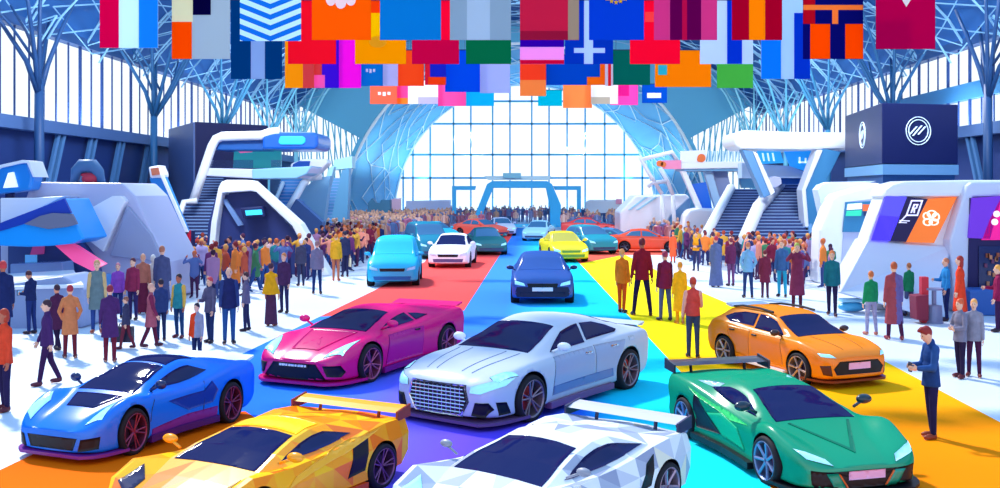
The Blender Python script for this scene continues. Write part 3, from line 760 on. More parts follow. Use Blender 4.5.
    for sd in (-1, 1):
        b = NB(); x = 15.4
        while x < 22:
            zc = ZA + math.sqrt(max(0, RA*RA - x*x)) if x < RA else 0
            tube(b, [(sd*x, YG + .2, zc), (sd*(x + rnd.uniform(-.1, .1)), YG + .2, 13.6 if x > 18 else 15.2)], .07, 5)
            if rnd.random() < .6:
                tube(b, [(sd*x, YG + .2, max(zc, 5)), (sd*(x + .9), YG + .2, 10.5), (sd*(x + .3), YG + .2, 13.5)], .06, 5)
            x += .55
        f = struct('window_%d' % (14 if sd < 0 else 15), b, mat('mullion_cyan', '#58b4d6', .5))
        b = solid(NB(), [(sd*15.3, YG + .45, 8.6), (sd*17.4, YG + .45, .1), (sd*22, YG + .45, .1), (sd*22, YG + .45, 11), (sd*17.6, YG + .45, 15.3), (sd*15.3, YG + .45, 15.3)], (0, .02, 0))
        put('window_pane', b, pane, f)
    # barrel vault
    b = NB(); n = 36
    for i in range(n):
        a0, a1 = PI*i/n, PI*(i+1)/n
        q = [(RA*math.cos(a), YG, ZA + RA*math.sin(a)) for a in (a0, a1)] + [((RA+.35)*math.cos(a), YG, ZA + (RA+.35)*math.sin(a)) for a in (a1, a0)]
        solid(b, q, (0, YE - YG + .3, 0))
    bmesh.ops.remove_doubles(b, verts=b.verts, dist=.001)
    v = struct('ceiling_vault', b, mat('vault_teal', '#58b6e0', .6))
    rr = random.Random(11); b = NB(); gp = {}
    na, ny = 17, 6
    def sp(a, y, r=RA - .12): return Vector((r*math.cos(a), y, ZA + r*math.sin(a)))
    for i in range(na + 1):
        for j in range(ny + 1):
            gp[i, j] = (max(.03, min(PI - .03, PI*(i + rr.uniform(-.38, .38))/na)), YG + .3 + (YE - YG - .8)*(j + (rr.uniform(-.38, .38) if 0 < j < ny else 0))/ny)
    def geo(p, q, r=.06):
        tube(b, [sp(p[0] + (q[0]-p[0])*t/4, p[1] + (q[1]-p[1])*t/4) for t in range(5)], r, 5)
    for i in range(na):
        for j in range(ny):
            if rr.random() < .75: geo(gp[i, j], gp[i+1, j+1])
            if rr.random() < .55: geo(gp[i, j+1], gp[i+1, j])
            if rr.random() < .45: geo(gp[i, j], gp[i, j+1])
    for y in (YG + .2, YE - .3): tube(b, [sp(PI*t/40, y) for t in range(41)], .16, 6)
    put('vault_tracery', b, mat('tracery', '#e6f8ff', .45), v)
    # glazed end
    b = NB()
    for x in [-16.2, -14.9, -12.6, -9.5, -7.2, -4.3, -2.0, .9, 3.2, 5.6, 8, 10.6, 13.2, 15.6]:
        h = math.sqrt(RA*RA - x*x); box(b, (x - .1, YE - .1, 0), (x + .1, YE + .1, ZA + h))
    for z in (5.2, 8.3, 12.4, 15.4):
        h = math.sqrt(max(0, RA*RA - (z - ZA)**2)); box(b, (-h, YE - .1, z - .12), (h, YE + .1, z + .12))
    f = struct('window_13', b, mat('mullion_bright', '#3fb4dc', .5))
    ring = [(RA*math.cos(PI*i/40), YE + .15, ZA + RA*math.sin(PI*i/40)) for i in range(41)]
    put('window_pane', solid(NB(), ring, (0, .02, 0)), pane, f)
    # tree columns
    for sd, ys in ((-1, (42.4, 55.5, 68, 80, 90)), (1, (44.5, 56, 68, 79, 90))):
        for i, y in enumerate(ys):
            x = sd*20.6
            t = thing('tree_column', '%s steel tree column with forked branches, %s from the front along the %s window wall' % (('dark blue', 'mid blue', 'blue', 'pale blue', 'pale teal')[i], ('first', 'second', 'third', 'fourth', 'fifth')[i], 'left' if sd < 0 else 'right'), 'column', (x, y, 0), 0, 'branching steel columns')
            m = mat('column_%d' % i, ('#1f477c', '#2a6498', '#3f88b4', '#66b8d8', '#86d2e8')[i], .5)  # paler from front to back: distance haze put into the column colour
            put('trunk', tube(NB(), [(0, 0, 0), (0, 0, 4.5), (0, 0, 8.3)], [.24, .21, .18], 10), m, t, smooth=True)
            for k, (dx, dy, tz) in enumerate(((.9, -2.8, 11.3), (.9, 2.8, 11.3), (-2.6, -2.2, 13.6), (-2.6, 2.2, 13.6), (-.2, -.9, 12.6), (-4.2, .3, 14.6))):
                if i == 0 and k == 5: continue
                ex, ez = dx*sd, min(tz, 12.0 if i == 0 and dx < 0 else 99)
                if i == 0 and dx < 0: ex = -.5*sd*1.0
                lim = profile_pt(min(19, max(10.9, ez + .3)))
                pt = [(0, 0, 7.6), (ex*.22, dy*.25, 9.0), (ex*.6, dy*.62, 8.3 + (ez-8.3)*.62), (ex, dy, ez)]
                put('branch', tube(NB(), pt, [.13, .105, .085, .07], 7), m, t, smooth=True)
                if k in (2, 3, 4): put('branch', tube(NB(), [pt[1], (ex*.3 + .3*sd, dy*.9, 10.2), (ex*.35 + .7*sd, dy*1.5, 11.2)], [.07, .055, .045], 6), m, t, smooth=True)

# ================================================================== BANNERS
def banner(label, rect, Y, base, cells=(), wire=None, extra=None, chev=None):
    x0, y0, x1, y1 = rect
    o = P((x0 + x1)/2, y1, Y); k = Y / 1000.0
    t = thing('hanging_banner', label, 'banner', o, 0, 'cloth banners hung over the aisle')
    w, h = (x1 - x0)*k, (y1 - y0)*k
    cols = [base]; 
    for c in cells:
        if c[4] not in cols: cols.append(c[4])
    xs = sorted({x0, x1} | {min(max(c[i], x0), x1) for c in cells for i in (0, 2)})
    ys = sorted({y0, y1} | {min(max(c[i], y0), y1) for c in cells for i in (1, 3)})
    b = NB(); vt = {}
    def V(x, y, s):
        key = (x, y, s)
        if key not in vt: vt[key] = b.verts.new(((x - (x0+x1)/2)*k, s*.012, (y1 - y)*k))
        return vt[key]
    for xa, xb in zip(xs, xs[1:]):
        for ya, yb in zip(ys, ys[1:]):
            mi = 0; cx, cy = (xa+xb)/2, (ya+yb)/2
            for c in cells:
                if c[0] <= cx <= c[2] and c[1] <= cy <= c[3]: mi = cols.index(c[4])
            for s in (-1, 1):
                b.faces.new((V(xa, ya, s), V(xb, ya, s), V(xb, yb, s), V(xa, yb, s))).material_index = mi
    for pa, pb in [((x, ya), (x, yb)) for x in (x0, x1) for ya, yb in zip(ys, ys[1:])] + [((xa, y), (xb, y)) for y in (y0, y1) for xa, xb in zip(xs, xs[1:])]:
        b.faces.new((V(*pa, -1), V(*pb, -1), V(*pb, 1), V(*pa, 1)))
    cl = put('cloth', b, [chev] if chev else [banner_mat(c) for c in cols], t)
    put('rod', tube(NB(), [(-w/2 - .05, 0, h), (w/2 + .05, 0, h)], .02, 6), mat('rod', '#22305c', .4, .5), t)
    zc = (11.3 if Y < 40 else 13.3) - o.z
    for sx in (-.42, .42): put('hanging_wire', tube(NB(), [(sx*w, 0, h), (sx*w, 0, zc)], .007, 4), mat('wire', '#39507a', .4, .5), t)
    if extra:
        b = NB(); extra(b, lambda px, py: Vector(((px - (x0+x1)/2)*k, -.015, (y1 - py)*k)), k)
        put('emblem', b, [banner_mat('#ffffff'), banner_mat('#ffd028')], cl)
def disc(b, c, r, mi=0, n=14, ry=None):
    solid(b, [c + Vector((r*math.cos(2*PI*i/n), 0, (ry or r)*math.sin(2*PI*i/n))) for i in range(n)], (0, -.012, 0), mi)
def star(b, c, r, mi=1):
    solid(b, [c + Vector(((r if i % 2 == 0 else r*.42)*math.sin(PI*i/5), 0, (r if i % 2 == 0 else r*.42)*math.cos(PI*i/5))) for i in range(10)], (0, -.012, 0), mi)
def build_banners():
    m, nt, r, b = ramp_mat('banner_chevron', 'Z', [(0, '#c9f0fb'), (1, '#0f6fd6')], .8)
    # chevron stripes: saw-tooth of height plus distance from the middle
    tc = [n for n in nt.nodes if n.type == 'TEX_COORD'][0]; sp = [n for n in nt.nodes if n.type == 'SEPXYZ'][0]
    def M(op, a, bb=None):
        n = nt.nodes.new('ShaderNodeMath'); n.operation = op
        for i, q in enumerate((a, bb)):
            if q is None: continue
            if hasattr(q, 'links'): nt.links.new(q, n.inputs[i])
            else: n.inputs[i].default_value = q
        return n.outputs[0]
    s = M('GREATER_THAN', M('FRACT', M('DIVIDE', M('ADD', M('MULTIPLY', M('ABSOLUTE', sp.outputs['X']), -.4), M('ADD', sp.outputs['Z'], 5.06)), .235)), .5)
    nt.links.new(s, r.inputs[0]); r.color_ramp.elements[0].position = .3; r.color_ramp.elements[1].position = .7
    def petals(b, q, k):
        for i, (a, yy, rx, ry) in enumerate(((331, 0, 5, 6), (341, 2.5, 5.5, 6.5), (351, 0, 5, 6), (341, -6, 6, 4))): disc(b, q(a, yy) + Vector((0, -.004*i, 0)), rx*k, 0, 14, ry*k)
    def stars(b, q, k):
        for a, yy in ((607, -1), (611.5, 1.5), (616, 2.5), (620.5, 1.5), (625, -1)): star(b, q(a, yy), 2.6*k, 1)
    def gem(b, q, k): solid(b, [q(906, 7), q(901, -1), q(906, -6), q(911, -1)], (0, -.012, 0))
    def marks(x, y, w, n, mi=0):
        def f(b, q, k):
            for i in range(n): solid(b, [q(x + i*w*1.6, y), q(x + i*w*1.6 + w, y), q(x + i*w*1.6 + w, y + 3 + i % 2), q(x + i*w*1.6, y + 3 + i % 2)], (0, -.012, 0), mi)
        return f
    B = banner
    B('large banner of red, white and sky blue vertical stripes, top left', (100,-25,158,48), 21, '#e0f8ff', [(100,-25,119,48,'#e6005c'),(139,-25,158,48,'#1e9bf5')])
    B('banner of grey, cream, orange and navy blocks, second from the left', (172,-25,230,59), 22, '#bccbd4', [(172,-25,193,22,'#ece8c4'),(172,22,192,59,'#ff6000'),(193,-25,211,15,'#0a0545')])
    B('banner with blue and white chevron stripes', (240,-25,301,41), 22, '#bdebfa', chev=m)
    B('orange banner with a white petal emblem at its top', (312,-25,371,40), 22, '#ff7708', extra=petals)
    B('plain mid blue banner, left of the grey-blue one', (380,-25,441,40), 22, '#0e93d6')
    B('pale grey-blue banner at the middle of the front row', (450,-25,511,40), 22, '#a3bacb', [(467,-25,490,40,'#bccfe0')])
    B('crimson banner with a beige right edge, right of the aisle gap', (520,-25,579,40), 22, '#d62a57', [(520,31,568,40,'#b01e4a'),(568,-25,579,40,'#b5a38f')])
    B('royal blue banner with an arc of yellow stars', (589,-25,644,40), 22, '#0a52d6', extra=stars)
    B('pink banner with a broad purple band split by a thin red stripe', (654,-25,717,40), 22, '#e0489a', [(670,-25,701,40,'#7a005e'),(682,-25,687,40,'#d0145a')])
    B('red banner with an amber centre stripe', (732,-25,782,40), 22, '#c00035', [(749,-25,765,40,'#ffa008')])
    B('navy banner with orange side blocks and an orange cross bar', (803,-25,863,59), 22, '#0d1280', [(801,-25,815,24,'#c80f2e'),(803,5,863,10,'#ff9a48'),(832,10,838,24,'#ff9a48'),(810,24,830,59,'#ff6000'),(845,24,863,59,'#ff6000')])
    B('large magenta banner with a white diamond emblem, top right', (876,-25,935,49), 21, '#c8005c', extra=gem)
    B('dark blue banner with a pale centre stripe, below the chevron one', (231,0,282,79), 25, '#00508f', [(251,0,265,79,'#a9c4e6')])
    B('banner of sky blue, pale and royal blue stripes, below the navy and orange one', (761,-5,810,79), 25, '#c5e2fa', [(761,-5,781,79,'#149bf5'),(794,13,810,79,'#0a4bd6')])
    Y2 = 27
    B('bright red banner behind the orange emblem banner', (288,0,336,64), Y2, '#ff1c3a')
    B('golden yellow banner with a darker round patch, second row left', (355,0,406,64), Y2, '#ffb800', [(355,0,406,13,'#ff5a10'),(355,13,380,40,'#ffd800')], extra=lambda b, q, k: disc(b, q(378, 42), 9*k, 1, 18, 6*k))
    B('raspberry banner in the second row left of the green one', (412,0,459,64), Y2, '#e0085a', [(412,0,459,40,'#ff0f4a')])
    B('green banner hanging at the middle of the second row', (466,0,511,64), Y2, '#0a8c5a')
    B('purple, pale pink and red striped banner below the crimson one', (520,0,564,64), Y2, '#ffb4f0', [(520,0,564,47,'#4a00b8'),(520,60,564,64,'#e00f4a')])
    B('blue banner with a white cross', (565,0,613,64), Y2, '#0a4bc8', [(584,0,593,64,'#d0e2f8'),(574,48,605,53,'#d0e2f8')])
    B('red banner below the pink and purple one', (630,0,680,64), Y2, '#ff0f45', [(645,12,654,22,'#ff5a5a')])
    B('white banner with a royal blue stripe, second row right', (700,0,753,64), Y2, '#d8e6fa', [(727,0,742,64,'#0a4bd6')])
    Y3 = 34
    B('amber banner with a coral edge, third row far left', (285,30,314,88), Y3, '#ffb414', [(303,30,314,88,'#e85a5a')])
    B('violet banner with a pink corner block', (313,30,340,88), Y3 + .2, '#5a1edc', [(313,75,325,88,'#ff7ac8'),(313,45,322,75,'#e85a5a')])
    B('magenta banner in the third row', (339,30,361,88), Y3, '#ff1ee6')
    B('sky blue banner with small white marks', (361,55,383,86), Y3 + .3, '#1496d6', extra=marks(366, 69, 2.2, 3))
    B('lilac white banner next to the sky blue one', (383,55,398,86), Y3, '#d0cff0')
    B('bright orange banner in the third row left', (397,50,424,86), Y3 + .3, '#ff6a2a')
    B('vermilion banner with a blue edge and red stripe', (425,60,446,85), Y3, '#2a3ad0', [(425,60,430,85,'#ff2a4a'),(428,77,446,85,'#ff5a1e')])
    B('blue banner with a stepped dark corner, third row', (445,50,480,92), Y3 + .4, '#0a6be6')
    B('pale lilac banner just left of the aisle gap', (480,60,510,93), Y3, '#c8cff5')
    B('orange-red over pale orange banner just right of the aisle gap', (520,60,546,96), Y3, '#ffa85a', [(520,60,555,80,'#ff5a32')])
    B('blue banner with an orange corner, third row right', (546,55,606,85), Y3 + .3, '#0a62d0', [(587,77,606,85,'#ff8c1e'),(600,60,606,85,'#ff8c1e')])
    B('narrow red and white striped banner', (605,55,613,86), Y3, '#f0e6f0', [(608,55,611,86,'#ff2a3a')])
    B('dark green banner in the third row right', (613,50,650,85), Y3, '#0a8070')
    B('amber banner with a small turquoise square', (655,50,711,87), Y3, '#ffa00a', [(658,65,667,75,'#40c8d8')])
    B('light green banner, third row far right', (717,60,753,88), Y3, '#64c85a')
    Y4 = 46
    B('salmon banner with a small white emblem, last row far left', (370,80,397,104), Y4, '#f07a5a', extra=marks(378, 92, 3, 3))
    B('pink and orange banner beside the salmon one', (397,80,409,104), Y4 + .3, '#ff5aa8', [(397,98,409,104,'#ff9a3a')])
    B('white banner with a lilac lower corner, last row', (408,80,438,104), Y4, '#f5f8ff', [(418,97,438,104,'#d0c8f5')])
    B('candy pink banner in the last row', (438,80,467,106), Y4 + .3, '#ff64b4')
    B('cyan banner left of the gap in the last row', (466,80,494,106), Y4, '#14b9e6')
    B('turquoise banner right of the gap in the last row', (538,90,562,106), Y4, '#00c0d6')
    B('peach orange banner in the last row', (563,82,592,108), Y4 + .3, '#ffa05a')
    B('white banner with a beige hem, last row', (591,80,618,104), Y4, '#f0f0f5', [(591,97,610,104,'#c8beb0')])
    B('pink banner with a dark pink block, last row right', (610,80,638,105), Y4 + .3, '#ff5ac0', [(618,80,629,96,'#e8289a')])
    B('blue banner with a pale bar, last row far right', (642,84,667,103), Y4, '#0a5ac8', extra=lambda b, q, k: solid(b, [q(647, 93), q(661, 93), q(661, 98), q(647, 98)], (0, -.012, 0)))
    for Y, z, x, w in ((21, 11.3, 22.1, 'first'), (22, 11.3, 22.1, 'second'), (25, 11.3, 22.1, 'third'), (27, 11.3, 22.1, 'fourth'), (34, 11.3, 22.1, 'fifth'), (46, 13.3, 20.2, 'sixth')):
        tag(put('support_cable', tube(NB(), [(-x, Y, z), (x, Y, z)], .02, 5), mat('wire', '#39507a', .4, .5)), 'steel cable carrying the hanging banners, %s from the front' % w, 'cable', 'banner cables')
# ================================================================== STANDS AND STAIRS
def part(t, name, b, m, **k): return put(name, b, m, t, **k)
def pxp(t, name, pts, Y, depth, m, bevel=0., label=None, smooth=False):
    """part of a thing: prism whose outline is read off the photo at distance Y"""
    g = 190 + 3598. / Y; mx = max(p[1] for p in pts)          # feet of stands reach the floor
    if Y >= 36 and mx >= 236: pts = [(x, g if y >= mx - 5 else y) for x, y in pts]
    pts = [(x, min(y, g)) for x, y in pts]
    o = put(name, pxsolid(NB(), pts, Y, depth), m, t, bevel=bevel)
    if label: o['label'] = label
    return o
def new(name, label, cat, group=None): return thing(name, label, cat, (0, 0, 0), 0, group)
def stair(t, name, a0, a1, b0, b1, n, m, th=.08):
    """flight of n treads between bottom edge a0-a1 and top edge b0-b1"""
    b = NB(); a0, a1, b0, b1 = map(Vector, (a0, a1, b0, b1)); run = (b0 - a0); run.z = 0; step = run / n
    for i in range(n):
        f = i / n; p, q = a0.lerp(b0, f), a1.lerp(b1, f)
        z = a0.z + (b0.z - a0.z)*(i + 1)/n; zl = 0 if i == 0 else z - (b0.z - a0.z)/n
        solid(b, [(p.x, p.y, zl), (q.x, q.y, zl), (q.x, q.y, z), (p.x, p.y, z)], (step.x, step.y, 0))
        s = step*.06; h = (b0.z - a0.z)/n
        solid(b, [(p.x - s.x, p.y - s.y, z - h*.3), (q.x - s.x, q.y - s.y, z - h*.3), (q.x - s.x, q.y - s.y, z + .005), (p.x - s.x, p.y - s.y, z + .005)], (step.x*.2, step.y*.2, 0), 1)
    return put(name, b, [m, mat('stair_nosing', '#86a6d8', .5)], t)
def bar(t, name, pts, r, m, n=8): return put(name, tube(NB(), [P(*p) for p in pts], r, n), m, t, smooth=True)
def quad_panel(b, c, u, v, ring, th, mi=0):
    """flat shape on a plane: c origin, u and v in-plane axes; pushed along the normal"""
    c, u, v = Vector(c), Vector(u), Vector(v); n = u.cross(v).normalized()
    solid(b, [c + u*x + v*y for x, y in ring], n*th, mi)
WHITE = lambda: mat('stand_white', '#eef1fa', .35, coat=.2)
LAV = lambda: mat('stand_lavender', '#b9bfe0', .4, coat=.1)
GREY = lambda: mat('stand_grey', '#9aa3c4', .45)
DK = lambda: mat('stand_dark', '#1b2256', .45)
def ring_logo(b, c, u, v, r):
    for k in (1., .8):
        ring = []
        for i in range(32):
            a, a2 = 2*PI*i/32, 2*PI*(i+1)/32
            q = [(r*k*math.cos(a), r*k*math.sin(a)), (r*k*math.cos(a2), r*k*math.sin(a2)), (r*(k-.045)*math.cos(a2), r*(k-.045)*math.sin(a2)), (r*(k-.045)*math.cos(a), r*(k-.045)*math.sin(a))]
            quad_panel(b, c, u, v, q, .03)
    for d, h in ((-.38, .5), (-.05, .62), (.3, .5)):
        s = .06; dx, dy = .64, .77
        q = [(d - dx*h - s, .12 - dy*h), (d - dx*h + s, .12 - dy*h), (d + dx*h*.8 + s, dy*h*.8), (d + dx*h*.8 - s, dy*h*.8)]
        quad_panel(b, c, u, v, [(x*r, y*r) for x, y in q], .03)
def build_left_stands():
    # front left kiosk
    t = new('exhibition_kiosk', 'white angular food kiosk with blue awning and pink screens, far left', 'kiosk')
    Y = 31.0
    pxp(t, 'back_shell', [(24,203),(31,182),(122,183),(135,196),(152,232),(168,262),(168,300),(0,300),(0,203)], Y+1.2, 3.0, LAV(), .06)
    pxp(t, 'roof_slope', [(0,198),(30,198),(64,196),(5,226),(0,228)], Y-.1, 1.2, WHITE(), .03)
    pxp(t, 'shell_facet', [(76,216),(112,196),(121,196),(125,201),(103,252),(88,240)], Y+.9, .35, WHITE(), .03)
    pxp(t, 'shell_facet', [(127,206),(150,234),(163,262),(110,256)], Y+1.0, .25, GREY(), .02)
    pxp(t, 'awning', [(-30,240),(0,228),(64,198),(84,239),(72,244),(50,246),(28,247),(0,246),(-30,244)], Y-1.6, 1.7, mat('awning_blue', '#0aa2ff', .35, coat=.2), .05)
    pxp(t, 'awning_valance', [(-30,235),(0,223),(64,198.5),(71,213),(52,214),(30,222),(0,231),(-30,241)], Y-1.68, .1, mat('awning_navy', '#123cae', .4))
    pxp(t, 'awning_sign', [(24,224),(40,216),(52,213),(72,214),(77,224),(66,227),(48,229)], Y-1.76, .1, mat('sign_grey', '#6d7390', .5))
    pxp(t, 'opening', [(8,244),(80,240),(97,262),(104,300),(8,300)], Y+.9, .25, mat('opening_blue', '#3a4f8a', .5))
    pxp(t, 'menu_screen', [(25,255),(36,255),(36,264),(25,264)], Y+.6, .08, glow('#4f9ad8', .5))
    pxp(t, 'menu_screen', [(33,245),(44,244),(43,254),(30,255)], Y+.7, .08, glow('#9a3a78', .4))
    pxp(t, 'display_case', [(10,264),(62,262),(64,280),(10,282)], Y-.2, .8, mat('case_glass', '#8fb0e0', .2, coat=.4), .03)
    part(t, 'pink_screen', solid(NB(), [P(50,241,Y-1.2), P(62,239,Y-.9), P(78,246,Y-.9), P(106,264,Y-1.6), P(92,271,Y-2.1), P(74,262,Y-1.9)], (0, .12, 0)), glow('#f0508a', .45))
    b = pxsolid(NB(), [(-40,290),(62,276),(83,290),(83,328),(14,334),(-40,338)], 26.0, 1.6); part(t, 'counter', b, mat('counter_grey', '#8f9fc8', .4), bevel=.08)
    b = solid(NB(), [P(-42,292,25.9), P(14,290,25.9), P(84,288,25.9), P(74,273,29), P(-40,280,29)], (0, 0, .1)); part(t, 'counter_top', b, WHITE(), bevel=.03)
    pxp(t, 'side_counter', [(72,276),(97,276),(104,290),(104,308),(80,312)], 29.3, 1.0, mat('counter_cyan', '#2f86cc', .35, coat=.2), .05)
    # glass screen beside the kiosk
    t = new('glass_partition', 'bright blue glass partition right of the white kiosk', 'screen')
    pxp(t, 'panel', [(86,247),(124,244),(127,262),(112,300),(86,300)], 33.6, .1, mat('partition_blue', '#2c8fe0', .2, coat=.4))
    pxp(t, 'top_rail', [(85,245),(125,242),(125,245),(85,248)], 33.55, .2, WHITE())
    # A-sign
    t = new('roof_sign', 'blue rounded sign with a white letter A, above the left kiosk', 'sign')
    pxp(t, 'sign_board', [(-8,172),(0,167),(22,162),(28,163),(33,176),(32,182),(30,190),(0,194),(-8,195)], 31.5, .7, mat('sign_blue', '#1788e0', .35, coat=.3), .08)
    pxp(t, 'letter', [(3,188),(8,173),(13,172),(17,187)], 31.42, .08, glow('#eef8ff', .5))
    pxp(t, 'rim', [(-8,171),(0,165),(22,160),(29,161),(35,177),(33,177),(27,163),(22,163),(0,168),(-8,174)], 31.4, .9, WHITE())
    bar(t, 'post', [(10, 190, 31.9), (10, 200, 31.9)], .15, DK())
    # arch on top of kiosk
    t = new('sculpture', 'slate blue arch sculpture with a red body, on top of the left kiosk', 'sculpture')
    b = tube(NB(), [P(74,183,33.5), P(77,171,33.5), P(82,166,33.5), P(93,166,33.5), P(98,172,33.5), P(102,183,33.5)], [.12,.2,.24,.24,.2,.12], 10); part(t, 'arch', b, mat('arch_slate', '#3f6a9a', .5), smooth=True)
    b = ball(NB(), P(91,179,33.5), (.28,.35,.22)); ball(b, P(87,175,33.5), (.2,.2,.08), mi=0); part(t, 'body', b, mat('body_red', '#b82f48', .5), smooth=True)
    # slanted pylon
    t = new('sign_pylon', 'leaning bright blue pylon with a white head and framed picture, left', 'sign')
    pxp(t, 'shaft', [(149,178),(162,174),(186,232),(176,232),(167,222)], 38.5, .5, mat('pylon_blue', '#1f8ade', .35, coat=.3), .04)
    pxp(t, 'head', [(148,167),(159,165),(163,175),(162,178),(150,178)], 38.4, .7, WHITE(), .06)
    pxp(t, 'picture', [(150.5,168.5),(158,167.5),(159.5,174.5),(152,175.5)], 38.33, .1, glow('#a8604a', .2))
    pxp(t, 'edge', [(160,175),(163,175),(188,232),(185,232)], 38.35, .12, WHITE())
    pxp(t, 'foot', [(174,231),(190,231),(190,262),(174,262)], 38.5, .6, DK())
    pxp(t, 'banner_strip', [(156,231),(190,230),(190,235),(157,236)], 38.2, .12, matte('#d8283f'), label='red banner strip')
    t = new('kiosk_wall', 'low white kiosk wall with grey stripes behind the leaning pylon', 'kiosk')
    pxp(t, 'wall', [(130,199),(162,199),(170,232),(166,262),(130,262)], 41, 1.5, WHITE(), .05)
    pxp(t, 'stripe', [(144,214),(164,214),(165,216),(145,216)], 40.95, .1, DK()); pxp(t, 'stripe', [(146,217),(166,217),(167,226),(149,226)], 40.95, .1, mat('stripe_blue', '#5aa0d4', .4))
    # dark box stand
    t = new('exhibition_block', 'dark navy block with a slate-tinted lit left face, behind the left staircase', 'stand')
    A, B_, C_ = P(170,122,58), P(195,122,52), P(268,122,55); D_ = A + C_ - B_
    zt = 7.15
    part(t, 'block', solid(NB(), [(p.x, p.y, 0) for p in (A, B_, C_, D_)], (0, 0, zt)), mat('block_navy', '#121a4c', .5), bevel=.04)
    n = (B_ - A).cross(Vector((0, 0, 1))).normalized()
    part(t, 'lit_side_sheet', solid(NB(), [Vector((p.x, p.y, z)) for p, z in ((A, .05), (B_, .05), (B_, zt - .03), (A, zt - .03))], n*.08), mat('lit_side_slate', '#4a6298', .5))  # slate sheet gives the navy block its lit left side by colour
    # curved stage frame with balcony and stairs
    t = new('stage_stand', 'two-storey stand with a curved white frame, balcony and blue lamp canopy, left', 'stand')
    Y = 47.0
    b = NB(); fr = [(193,202),(203,172),(212,146),(216,139),(222,136.5),(240,136),(262,135.5),(270,132.5),(280,131.5)]
    tube(b, [P(x, y, Y) for x, y in fr], [.22]*len(fr), 8); part(t, 'frame_tube', b, WHITE(), smooth=True)
    pxp(t, 'fascia', [(216,138),(264,137),(264,150),(214,150)], Y+.2, 3, mat('fascia_blue', '#1d5aa8', .4), .05)
    pxp(t, 'canopy', [(262,136),(275,132),(314,132),(318,136),(318,146),(314,149.5),(262,149.5)], Y-.2, 3.2, mat('canopy_blue', '#155fc4', .3, coat=.4), .18)
    pxp(t, 'canopy_lamp', [(280,136),(302,136),(305,138),(305,142),(302,144.5),(280,144.5),(278,142)], Y-.32, .2, glow('#2fb4f8', .7), .05)
    pxp(t, 'back_screen', [(234,151),(281,150),(281,168),(233,168)], Y+2.2, .15, glow('#2aa0a8', .35))
    pxp(t, 'screen_mark', [(237,150),(251,149),(252,152),(240,153)], Y+2.1, .1, glow('#f06aa8', .5))
    pxp(t, 'balcony', [(208,168),(252,169),(311,166),(312,168),(306,174),(298,178),(252,178.5),(205,176)], Y, 2.4, mat('balcony_lilac', '#cfd6f2', .4), .06)
    pxp(t, 'balcony_end', [(252,169),(312,166),(306,174),(296,178.5),(252,179)], Y-.06, 2.5, mat('balcony_blue', '#8cc4ea', .35, coat=.2), .05)
    pxp(t, 'glass_rail', [(208,160),(253,160),(253,168),(208,168)], Y+.1, .05, clear_glass('rail_glass', '#d8e8fa', .2))
    pxp(t, 'glass_rail', [(271,160),(281,160),(281,167),(271,167)], Y+.1, .05, clear_glass('rail_glass', '#d8e8fa', .2))
    pxp(t, 'stair_wall', [(178,222),(186,201),(193,201),(204,178),(222,178),(210,240),(178,240)], Y+4.3, .2, DK())
    stair(t, 'upper_stairs', P(194,205,Y+1), P(216,205,Y+1), P(206,178,Y+4), P(224,178,Y+4), 10, mat('tread_dark', '#34406e', .5))
    stair(t, 'lower_stairs', P(176,250,Y-2), P(212,250,Y-2), P(186,203,Y+1), P(216,203,Y+1), 14, mat('tread_dark', '#34406e', .5))
    bar(t, 'handrail', [(176,226,Y-1.6),(184,202,Y-.5),(197,201,Y-.5)], .14, WHITE())
    # white gate with dark bay
    t = new('portal_stand', 'white angular portal with dark bay and small cyan screen before the left stairs', 'stand')
    Y = 42.0
    pxp(t, 'dark_bay', [(216,196),(256,192),(300,236),(300,250),(206,250),(208,225)], Y+.5, 1.6, mat('bay_navy', '#2b3872', .45))
    outer = [(206,250),(211,222),(218,188),(221,182),(226,180),(246,180),(252,181),(300,224),(330,250)]
    inner = [(318,250),(292,226),(256,192),(250,191),(222,193),(217,222),(212,250)]
    pxp(t, 'frame', outer + inner, Y, 1.0, WHITE(), .05)
    pxp(t, 'bay_slate_panel', [(222,200),(226,199),(243,225),(238,226)], Y+.3, .15, mat('panel_slate', '#6f8fc4', .4))  # slate blue strip slanting across the bay
    pxp(t, 'screen_case', [(240,208),(262,206),(265,217),(243,219)], Y-.2, .5, DK(), .05); pxp(t, 'screen', [(245,210.5),(261,209.5),(262,214.5),(246,215.5)], Y-.3, .15, glow('#3fd0f0', .6))
    # blue stair tower right of it
    t = new('stair_tower', 'light blue staircase with white stringers, right of the curved stage stand', 'staircase')
    Y = 52
    stair(t, 'stairs', P(262,240,Y), P(296,240,Y), P(282,178,Y+5), P(309,178,Y+5), 18, mat('tread_blue', '#3f8fd0', .45))
    bar(t, 'stringer', [(262,232,Y-.1),(283,183,Y+4)], .12, WHITE()); bar(t, 'stringer', [(286,214,Y-.3),(303,184,Y+2),(308,178,Y+3),(322,176,Y+3)], .2, WHITE())
    pxp(t, 'head_panel', [(290,164),(303,159),(326,159),(328,163),(316,175),(309,180),(292,178)], Y+2, 1.2, WHITE(), .1)
    pxp(t, 'head_lamp', [(293,164),(299,161),(310,161),(309,167),(292,168)], Y+1.9, .2, mat('lamp_navy', '#1c4fb0', .3, coat=.3))
    pxp(t, 'side_wall', [(296,196),(316,178),(330,176),(322,232),(300,232)], Y+3, .8, mat('side_pale', '#7fb8e0', .4))
    pxp(t, 'front_wall', [(296,199),(322,222),(322,245),(290,245),(286,216)], Y-.8, .8, mat('side_mid', '#4a70b0', .45))
    t = new('stair_tower', 'pale cyan staircase against the foot of the end arch, left', 'staircase')
    Y = 68
    stair(t, 'stairs', P(310,236,Y), P(334,236,Y), P(326,178,Y+6), P(342,178,Y+6), 18, mat('tread_cyan', '#5a9cc8', .45))
